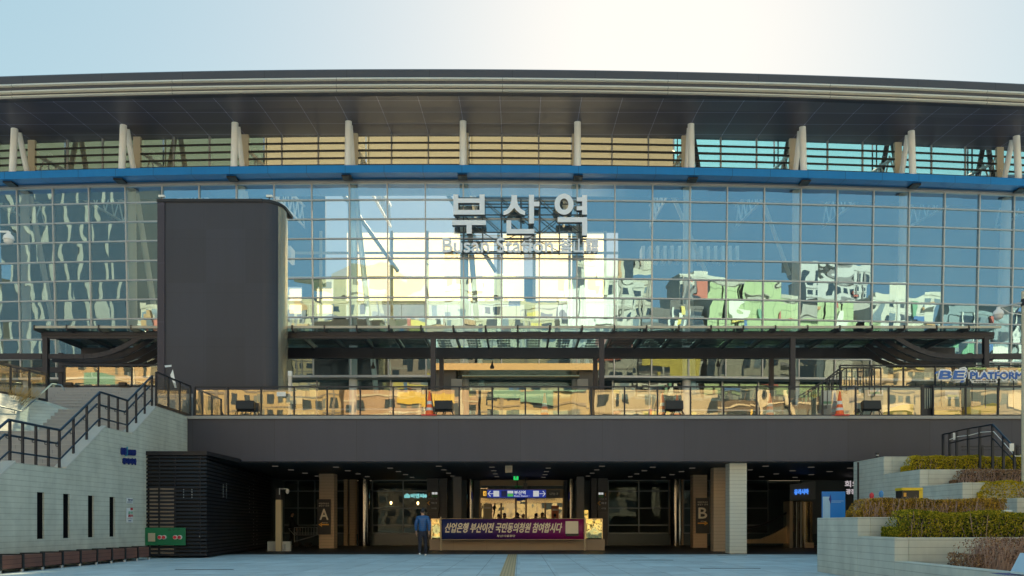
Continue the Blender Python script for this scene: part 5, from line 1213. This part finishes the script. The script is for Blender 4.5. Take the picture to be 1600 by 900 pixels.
# ================================================================== PEOPLE
skin = pmat('skin', (.42,.24,.16), .5, 0, .05, 5)
def skinned(name, verts, edges, mat, parent, lvl=1, root=0):
    me = bpy.data.meshes.new(name); me.from_pydata([v[:3] for v in verts], edges, []); me.update(); me.materials.append(mat)
    o = bpy.data.objects.new(name, me); COL.objects.link(o)
    sm = o.modifiers.new('skin','SKIN'); sm.use_smooth_shade = True
    if not me.skin_vertices: return o
    sv = me.skin_vertices[0].data
    for i, v in enumerate(verts): r = v[3]; sv[i].radius = (r, r) if not isinstance(r, tuple) else r; sv[i].use_root = (i == root)
    sb = o.modifiers.new('smooth','SUBSURF'); sb.levels = lvl; sb.render_levels = lvl
    attach(o, parent); return o
def person(loc, yaw, label, jacket, trousers, shoes, hairm, stride=.0, scale=1.0, group=None, hold=None, fingers=True, cap=False, arms=(0,0), look=0):
    """Facing +Y before yaw. Body (skin) is one surface; jacket, trousers, shoes and hair are children."""
    root = thing('person', label, 'person', loc, group)
    cs, sn = math.cos(yaw), math.sin(yaw)
    def T(x, y, z, r): 
        x, y, z = x*scale, y*scale, z*scale; rr = tuple(k*scale for k in r) if isinstance(r, tuple) else r*scale
        return (loc[0]+x*cs-y*sn, loc[1]+x*sn+y*cs, loc[2]+z, rr)
    def limb(side):
        st_ = stride*side
        hip = (.09*side, 0, .88); knee = (.10*side, st_*.5+.02, .50); ank = (.10*side, st_*.9-(.06 if st_ < 0 else 0), .10+(.05 if st_ < 0 else 0))
        return hip, knee, ank
    def arm(side):
        sw = arms[0 if side < 0 else 1] - stride*side*.55
        return (.185*side,-.01,1.42), (.245*side,-.03+sw*.4,1.15), (.235*side,.02+sw,.90)
    # body: pelvis, spine, neck, head, arms, hands, legs in one continuous skin
    V = [T(0,0,.95,.08),T(0,0,1.15,.09),T(0,-.01,1.36,.11),T(0,0,1.50,.052),T(0,.015,1.56,.060),T(0,.02,1.63,(.078,.092)),T(0,.01,1.70,(.066,.078))]
    Ed = [(0,1),(1,2),(2,3),(3,4),(4,5),(5,6)]
    V += [T(0,.118,1.615,.012)]; Ed.append((5,7))                                      # nose
    for s in (-1,1):
        V.append(T(.083*s,.01,1.62,.018)); Ed.append((5,len(V)-1))                     # ear
        sh, el, wr = arm(s); b = len(V)
        V += [T(*sh,.05),T(*el,.04),T(*wr,.028)]; Ed += [(2,b),(b,b+1),(b+1,b+2)]
        hx, hy, hz = wr
        V += [T(hx,hy+.005,hz-.055,.030),T(hx,hy+.01,hz-.09,.026)]; Ed += [(b+2,b+3),(b+3,b+4)]
        if fingers:
            for k, (dy, L) in enumerate(((-.027,.062),(-.009,.075),(.009,.080),(.027,.070))):
                c = len(V); V += [T(hx-.004*s,hy+.01+dy,hz-.105,.0095),T(hx-.010*s,hy+.012+dy,hz-.105-L*.55,.009),T(hx-.026*s,hy+.014+dy,hz-.105-L,.0075)]
                Ed += [(b+4,c),(c,c+1),(c+1,c+2)]
            c = len(V); V += [T(hx-.012*s,hy+.048,hz-.06,.0105),T(hx-.02*s,hy+.062,hz-.10,.009)]; Ed += [(b+3,c),(c,c+1)]
        hip, kn, an = limb(s); b = len(V)
        V += [T(*hip,.060),T(*kn,.045),T(*an,.036)]; Ed += [(0,b),(b,b+1),(b+1,b+2)]
    skinned('body', V, Ed, skin, root)
    # jacket
    J = [T(0,0,.86,(.175,.125)),T(0,-.005,1.10,(.165,.125)),T(0,-.015,1.30,(.175,.13)),T(0,-.015,1.42,(.13,.10)),T(0,.0,1.50,.068)]
    E2 = [(0,1),(1,2),(2,3),(3,4)]
    for s in (-1,1):
        sh, el, wr = arm(s); b = len(J)
        J += [T(sh[0]*.95,sh[1],sh[2]-.01,.085),T(el[0]*1.03,el[1],el[2],.070),T(wr[0],wr[1],wr[2]+.02,.050)]; E2 += [(3,b),(b,b+1),(b+1,b+2)]
    skinned('jacket', J, E2, jacket, root, 2)
    Tr = [T(0,0,.90,(.155,.115)),T(0,0,1.02,(.14,.10))]; E3 = [(0,1)]
    for s in (-1,1):
        hip, kn, an = limb(s); b = len(Tr)
        Tr += [T(hip[0],hip[1],hip[2]-.10,.092),T(*kn,.070),T(an[0],an[1],an[2]-.02,.058)]; E3 += [(0,b),(b,b+1),(b+1,b+2)]
    skinned('trousers', Tr, E3, trousers, root, 2)
    for s in (-1,1):
        hip, kn, an = limb(s)
        z = an[2]-.055
        skinned('shoe', [T(an[0],an[1]-.05,max(.04,z),(.042,.042)),T(an[0],an[1]+.06,max(.036,z-.005),(.046,.036)),T(an[0]+.01*s,an[1]+.16,max(.030,z-.02),(.038,.028))], [(0,1),(1,2)], shoes, root, 1)
    skinned('cap' if cap else 'hair', [T(0,-.035,1.585,(.072,.05)),T(0,-.02,1.66,(.088,.088)),T(0,.01,1.715,(.074,.082)),T(0,.055,1.715,(.06,.05))], [(0,1),(1,2),(2,3)], hairm, root, 2)
    return root
hairb = pmat('black_hair', (.012,.012,.014), .5, 0, .2)
jblue = pmat('blue_padded_jacket', (.010,.085,.26), .45, 0, .12, 3, lines=[(2,.075,.012,0)], linecol=.55)
navyt = pmat('navy_trousers', (.012,.014,.028), .8, 0, .1); wsh = pmat('white_trainers', (.7,.7,.68), .5)
blk = pmat('black_cloth', (.010,.010,.012), .8, 0, .15); gryc = pmat('grey_cloth', (.05,.045,.045), .8, 0, .15)
person((XP(660.5,30.6),30.6,0), R(4), 'person in a blue padded jacket and navy trousers walking away across the plaza', jblue, navyt, wsh, hairb, .14, 1.0, arms=(-.05,-.02))
pq = person((XP(1243,42.0),42.0,0.005), R(-35), 'person in dark padded coat and cap standing by the lift with an orange bag', gryc, blk, blk, hairb, .05, 1.0, cap=True, fingers=False)
bg = thing('shoulder_bag', 'orange cloth bag hanging at the side of the person by the lift', 'bag', (XP(1237.5,41.9),41.9,.8))
x, y = XP(1237,41.8), 41.8
MB().hexa([(x-.13,y-.05,.80),(x+.13,y-.05,.80),(x+.13,y+.05,.80),(x-.13,y+.05,.80),(x-.09,y-.03,1.22),(x+.09,y-.03,1.22),(x+.09,y+.03,1.22),(x-.09,y+.03,1.22)]).build('pouch', pmat('orange_cloth',(.50,.13,.06),.8), bg, bevel=.02)
MB().path([(x-.07,y,1.22),(x+.05,y+.02,1.42),(x+.08,y,1.22)],.012,6).build('strap', blk, bg)
person((XP(456,42.5),42.5,.005), R(-80), 'dark clothed person pushing a trolley in the passage beyond the slatted enclosure', blk, blk, blk, hairb, .12, 1.02, fingers=False, arms=(.3,.3))
for i, (px, Y, lab) in enumerate(((779,44.6,'dark silhouette of a person at the far left of the entrance doors'),(788,45.0,'person in a grey top just behind the purple banner lettering'),(808,44.4,'dark silhouette of a person by the left edge of the middle door panel'),(818,45.2,'person in black right of the middle door panel'),
        (838,44.8,'dark clothed person before the right entrance door, left of two others'),(848,45.2,'dark clothed person close beside another at the right entrance door'),(867,44.6,'short dark haired person standing at the orange poster by the right door'))):
    person((XP(px,Y),Y,.005), R(180 if i%2 else 10), lab, gryc if i == 1 else blk, blk, blk, hairb, .05, .98+.02*(i%3), 'people at the entrance doors behind the banner', fingers=False)
# trolley pushed by that person
Y = 42.3; t = thing('hand_trolley', 'tubular steel hand trolley loaded with bundles in the dim passage', 'trolley', (XP(475,Y),Y,.005))
x0, x1 = XP(462,Y), XP(497,Y)
m = MB()
for y in (Y-.25,Y+.25):
    m.path([(x0-.3,y,.95),(x0,y,.62),(x1,y,.62),(x1,y,1.0),(x0,y,1.0),(x0,y,.25)],.016,6)
    for i in range(5): m.tube((x0+(x1-x0)*i/4,y,.62),(x0+(x1-x0)*i/4,y,1.0),.012,6)
    m.path([(x0,y,.3),(x1,y,.62)],.014,6)
m.tube((x0-.3,Y-.25,.95),(x0-.3,Y+.25,.95),.016,6); m.build('frame', galv, t)
MB().box(x0+.02,x1-.02,Y-.22,Y+.22,.56,.60).build('platform', darkmetal, t)
for xx in (x0+.1,x1-.5):
    for y in (Y-.25,Y+.25): MB().tube((xx,y-.03,.13),(xx,y+.03,.13),.125,14).build('wheel', blacksign, t)
# posters beside the doors
Y = 45.6
for a, b, c, d, col, lab in ((862,790,873,810,(.55,.16,.06),'orange lit poster panel beside the right entrance door'),(755,787,768,811,(.55,.45,.25),'cream shelf display beside the left entrance door'),):
    t = thing('poster_panel', lab, 'poster', tuple(W(a,d,Y)))
    MB().box(XP(a,Y),XP(c,Y),Y,Y+.05,.3,ZP(b,Y)).build('board', pmat('poster_'+str(a),col,.5,0,.2,3), t)
    MB().box(XP(a,Y)+.04,XP(c,Y)-.04,Y-.006,Y-.002,ZP(b+8,Y),ZP(b+5,Y)).build('print', cream, t)

# ================================================================== THE CITY BEHIND THE CAMERA (seen mirrored in the glass)
winm = pmat('city_window', (.05,.07,.09), .15, .2, .2)
def building(X, Yf, w, d, h, col, lab, floors=None, cols=None, style='grid', signs=(), z0=0.0, net=None):
    t = thing('city_building', lab, 'building', (X,Yf,z0), 'buildings across the street')
    col = tuple(c*.72 for c in col); wm = pmat('facade_%02d%02d%02d' % tuple(int(c*99) for c in col), col, .7, 0, .22, .25, streak=.15)
    MB().box(X-w/2,X+w/2,Yf-d,Yf,z0,z0+h).build('wall', wm, t)
    MB().box(X-w/2-.15,X+w/2+.15,Yf-d-.1,Yf+.15,z0+h+.003,z0+h+.9).build('parapet', wm, t)
    MB().box(X-w*.2,X+w*.15,Yf-d*.7,Yf-d*.3,z0+h+.9,z0+h+3.4).build('roof_house', wm, t)
    floors = floors or max(2, int(h/2.9)); cols = cols or max(2, int(w/2.0)); m = MB()
    fh, cw = h/floors, w/cols
    for i in range(floors):
        for j in range(cols):
            zb = z0+i*fh+fh*.3; xb = X-w/2+j*cw
            if style == 'grid' and random.random() < .12: continue
            m.m = 0 if random.random() < .7 else 1
            if style == 'grid': m.box(xb+cw*.2,xb+cw*.8,Yf,Yf+.06,zb,zb+fh*.5)
            elif style == 'band': m.box(xb+.05,xb+cw-.05,Yf,Yf+.06,zb,zb+fh*.5)
        if style == 'fins' : pass
    if style == 'fins':
        for j in range(cols): m.box(X-w/2+j*cw+cw*.2,X-w/2+j*cw+cw,Yf,Yf+.1,z0+3,z0+h-1)
    if m.v: m.build('window_rows', [winm, pmat('city_window_pale',(.22,.26,.28),.2,.2,.3)], t)
    if net:
        nm_ = pmat('green_netting', (.40,.45,.22), .7, 0, .25, .25, lines=[(0,1.8,.08,0),(2,1.9,.10,0)], linecol=.6)
        MB().box(X-w/2-.3,X+w/2+.3,Yf+.12,Yf+.3,z0+net[0],z0+net[1]).build('scaffold_net', nm_, t)
    rs = random.Random(int(X*7)); pal = [(.45,.10,.07),(.66,.48,.10),(.08,.16,.32),(.72,.66,.52),(.16,.32,.18),(.45,.24,.10),(.12,.12,.12),(.62,.55,.40)]
    if style != 'fins':
        for q in range(int(w*h/62)):                    # small projecting and flat shop boards
            u = rs.uniform(.02,.82); z = rs.uniform(23.5,h-1.5) if h > 26 and Yf > -70 and rs.random() < .75 else rs.uniform(3,h-3); c = pal[rs.randrange(8)]; bw_, bh_ = (rs.uniform(1.8,5),rs.uniform(.6,1.3)) if rs.random() < .6 else (rs.uniform(.6,1),rs.uniform(2,4.5))
            MB().box(X-w/2+u*w,X-w/2+u*w+bw_,Yf+.36,Yf+.36+rs.uniform(.1,.7),z0+z,z0+z+bh_).build('shop_board', pmat('board_%02d%02d%02d' % tuple(int(k*99) for k in c), c, .5), t)
        bl = MB()
        for i in range(1, floors):
            bl.box(X-w/2,X+w/2,Yf+.001,Yf+.14,z0+i*fh-.12,z0+i*fh+.12)
        for j in range(rs.randrange(2,5)): q = X-w/2+rs.random()*w; bl.box(q,q+.35,Yf+.15,Yf+.3,z0,z0+h)
        bl.build('floor_band', pmat('band_%d' % (int(abs(X))%3), [(.35,.3,.24),(.6,.56,.48),(.22,.2,.19)][int(abs(X))%3], .7), t)
    for (u, z, sw_, sh_, c) in signs:
        MB().box(X-w/2+u*w,X-w/2+u*w+sw_,Yf+.1,Yf+.35,z0+z,z0+z+sh_).build('shop_board', pmat('board_%02d%02d%02d' % tuple(int(k*99) for k in c), c, .5), t)
    return t
YEL, RED, GRN, BLU, WHT, TEA = (.7,.52,.08), (.5,.12,.07), (.1,.45,.2), (.06,.16,.38), (.74,.68,.56), (.16,.36,.34)
B_ = building
B_(-104,-60,34,20,60,(.34,.31,.26),'tall office slab with pale vertical fins far left across the street',cols=9,style='fins')
B_(-70,-60,26,18,33,(.66,.52,.36),'peach coloured block with shop boards left across the street',signs=[(.1,27,12,3,RED),(.5,24,8,1.5,TEA)])
B_(-38,-62,22,16,34,(.62,.50,.30),'yellow tan building with brown windows across the street',signs=[(.1,12,12,2.2,YEL),(.3,24,6,2,RED)])
B_(-16,-60,20,16,29,(.60,.44,.33),'salmon pink building with small windows across the street',signs=[(.05,9,14,2,RED),(.4,19,8,1.8,YEL)])
B_(3,-60,17,14,31,(.66,.55,.34),'tan arched shop building across the street',cols=5,signs=[(.1,20,12,1.6,TEA),(.05,8,14,2.4,BLU)])
B_(21,-61,17,14,36,(.70,.64,.52),'cream apartment block across the street',signs=[(.1,30,10,4,WHT),(.2,22,11,2,RED)])
B_(37,-60,15,14,31,(.20,.17,.15),'dark brown shop block with yellow board across the street',style='band',signs=[(.05,21,14,2.6,YEL),(.1,15,12,2,YEL),(.1,9,12,3,RED)])
B_(56,-59,20,16,35,(.58,.52,.40),'beige block wrapped in green netting on its upper storeys',signs=[(.1,12,14,2.6,BLU),(.2,17,9,1.2,WHT)],net=(26,34.8))
B_(78,-60,19,16,34,(.50,.44,.36),'brown beige block with wide storeys and green netting above',style='band',signs=[(.05,14,16,2.4,YEL),(.3,19,8,2,WHT)],net=(26,33.6))
B_(97,-62,17,16,37,(.76,.69,.55),'white plastered block across the street',signs=[(.2,10,10,3,YEL)])
B_(118,-60,20,18,33,(.30,.36,.36),'dark glassy block across the street',style='band')
B_(142,-62,24,18,38,(.42,.45,.42),'grey office block far right across the street',style='band')
B_(170,-62,26,18,36,(.66,.60,.5),'low cream block at the far right of the street')
B_(208,-62,30,18,40,(.62,.52,.38),'brown cream block at the far right end of the street')
B_(-140,-62,30,18,42,(.5,.44,.34),'tan office block at the far left of the street')
B_(-10,-96,26,18,44,(.76,.68,.52),'white apartment tower rising behind the street front')
B_(30,-92,20,16,46,(.68,.60,.46),'cream tower rising behind the street front')
B_(62,-100,24,16,47,(.76,.70,.58),'white tower with wide storeys behind the netted buildings',style='band',signs=[(.2,41,10,5,RED)])
B_(98,-98,20,16,50,(.70,.66,.6),'pale tower behind the white plastered block')
B_(-44,-100,20,16,42,(.66,.58,.5),'pinkish tower behind the yellow tan building')
B_(126,-104,22,16,44,(.72,.7,.66),'white tower behind the grey office block')
# hill with small houses
hm = pmat('hill_wood', (.075,.085,.04), .9, 0, .35, .05, col2=(.12,.10,.06))
m = MB(); NX, NY = 70, 14
def hz(x, y):
    u = (-y-150)/330
    ridge = 74+26*noise.noise(Vector((x*.006,1.7,0)))+16*noise.noise(Vector((x*.017,4.1,0)))+58*math.exp(-((x+104)/45)**2)
    return -2+max(0,ridge)*math.sin(min(1,max(0,u))*math.pi*.5)+5*noise.noise(Vector((x*.03,y*.03,2)))
gx = [-640+1280*i/NX for i in range(NX+1)]; gy = [-150-360*j/NY for j in range(NY+1)]
for i in range(NX):
    for j in range(NY): m.face([(gx[i],gy[j],hz(gx[i],gy[j])),(gx[i+1],gy[j],hz(gx[i+1],gy[j])),(gx[i+1],gy[j+1],hz(gx[i+1],gy[j+1])),(gx[i],gy[j+1],hz(gx[i],gy[j+1]))])
structure(m.build('hill', hm, smooth=True))
random.seed(11)
hc = [(.7,.66,.56),(.62,.5,.36),(.6,.4,.3),(.72,.7,.66),(.4,.5,.5)]
for i in range(46):
    x = random.uniform(-200,230); y = -150-random.uniform(5,150); z = hz(x,y)
    w, d, h = random.uniform(8,15), 9, random.uniform(6,15); c = hc[i%5]
    o = MB().box(x-w/2,x+w/2,y-d,y,z-3,z+h)
    o.m = 1
    for k in range(int(h/3)):
        for q in range(3): o.box(x-w/2+(q+.2)*w/3,x-w/2+(q+.75)*w/3,y,y+.06,z+k*3+1,z+k*3+2.3)
    tag(o.build('hill_house', [pmat('hill_wall_%d' % (i%5), c, .8), winm]), 'small pale house on the hillside behind the street', 'house', 'houses on the hill behind the street')
# street trees and cars behind the camera
leafm = pmat('street_leaf', (.06,.07,.03), .7, 0, .4, 1.5); barkm = pmat('street_bark', (.12,.09,.07), .9, 0, .2, 4)
def tree(x, y, h, lab):
    t = thing('street_tree', lab, 'tree', (x,y,0), 'street trees behind the plaza')
    m = MB(); m.tube((x,y,0),(x,y,h*.45),.16,8,.1)
    tips = []
    for k in range(9):
        a = k*2.4; p = Vector((x,y,h*(.3+.02*k))); q = p+Vector((math.cos(a)*h*.22,math.sin(a)*h*.22,h*random.uniform(.25,.5))); m.tube(p,q,.06,5,.02); tips.append(q)
    m.build('trunk', barkm, t); m = MB()
    for q in tips:
        for _ in range(60):
            p = q+Vector((random.gauss(0,h*.08),random.gauss(0,h*.08),random.gauss(0,h*.07))); a = Vector((random.gauss(0,1),random.gauss(0,1),random.gauss(0,1))).normalized()*.3; b = a.orthogonal().normalized()*.2; m.face([p-a,p+b,p+a,p-b])
    m.build('crown', leafm, t)
for i, x in enumerate((-62,-44,-27,-9,11,29,47,66)): tree(x,-23,7.5+.8*math.sin(i*2.1),'leafy street tree on the kerb behind the plaza')
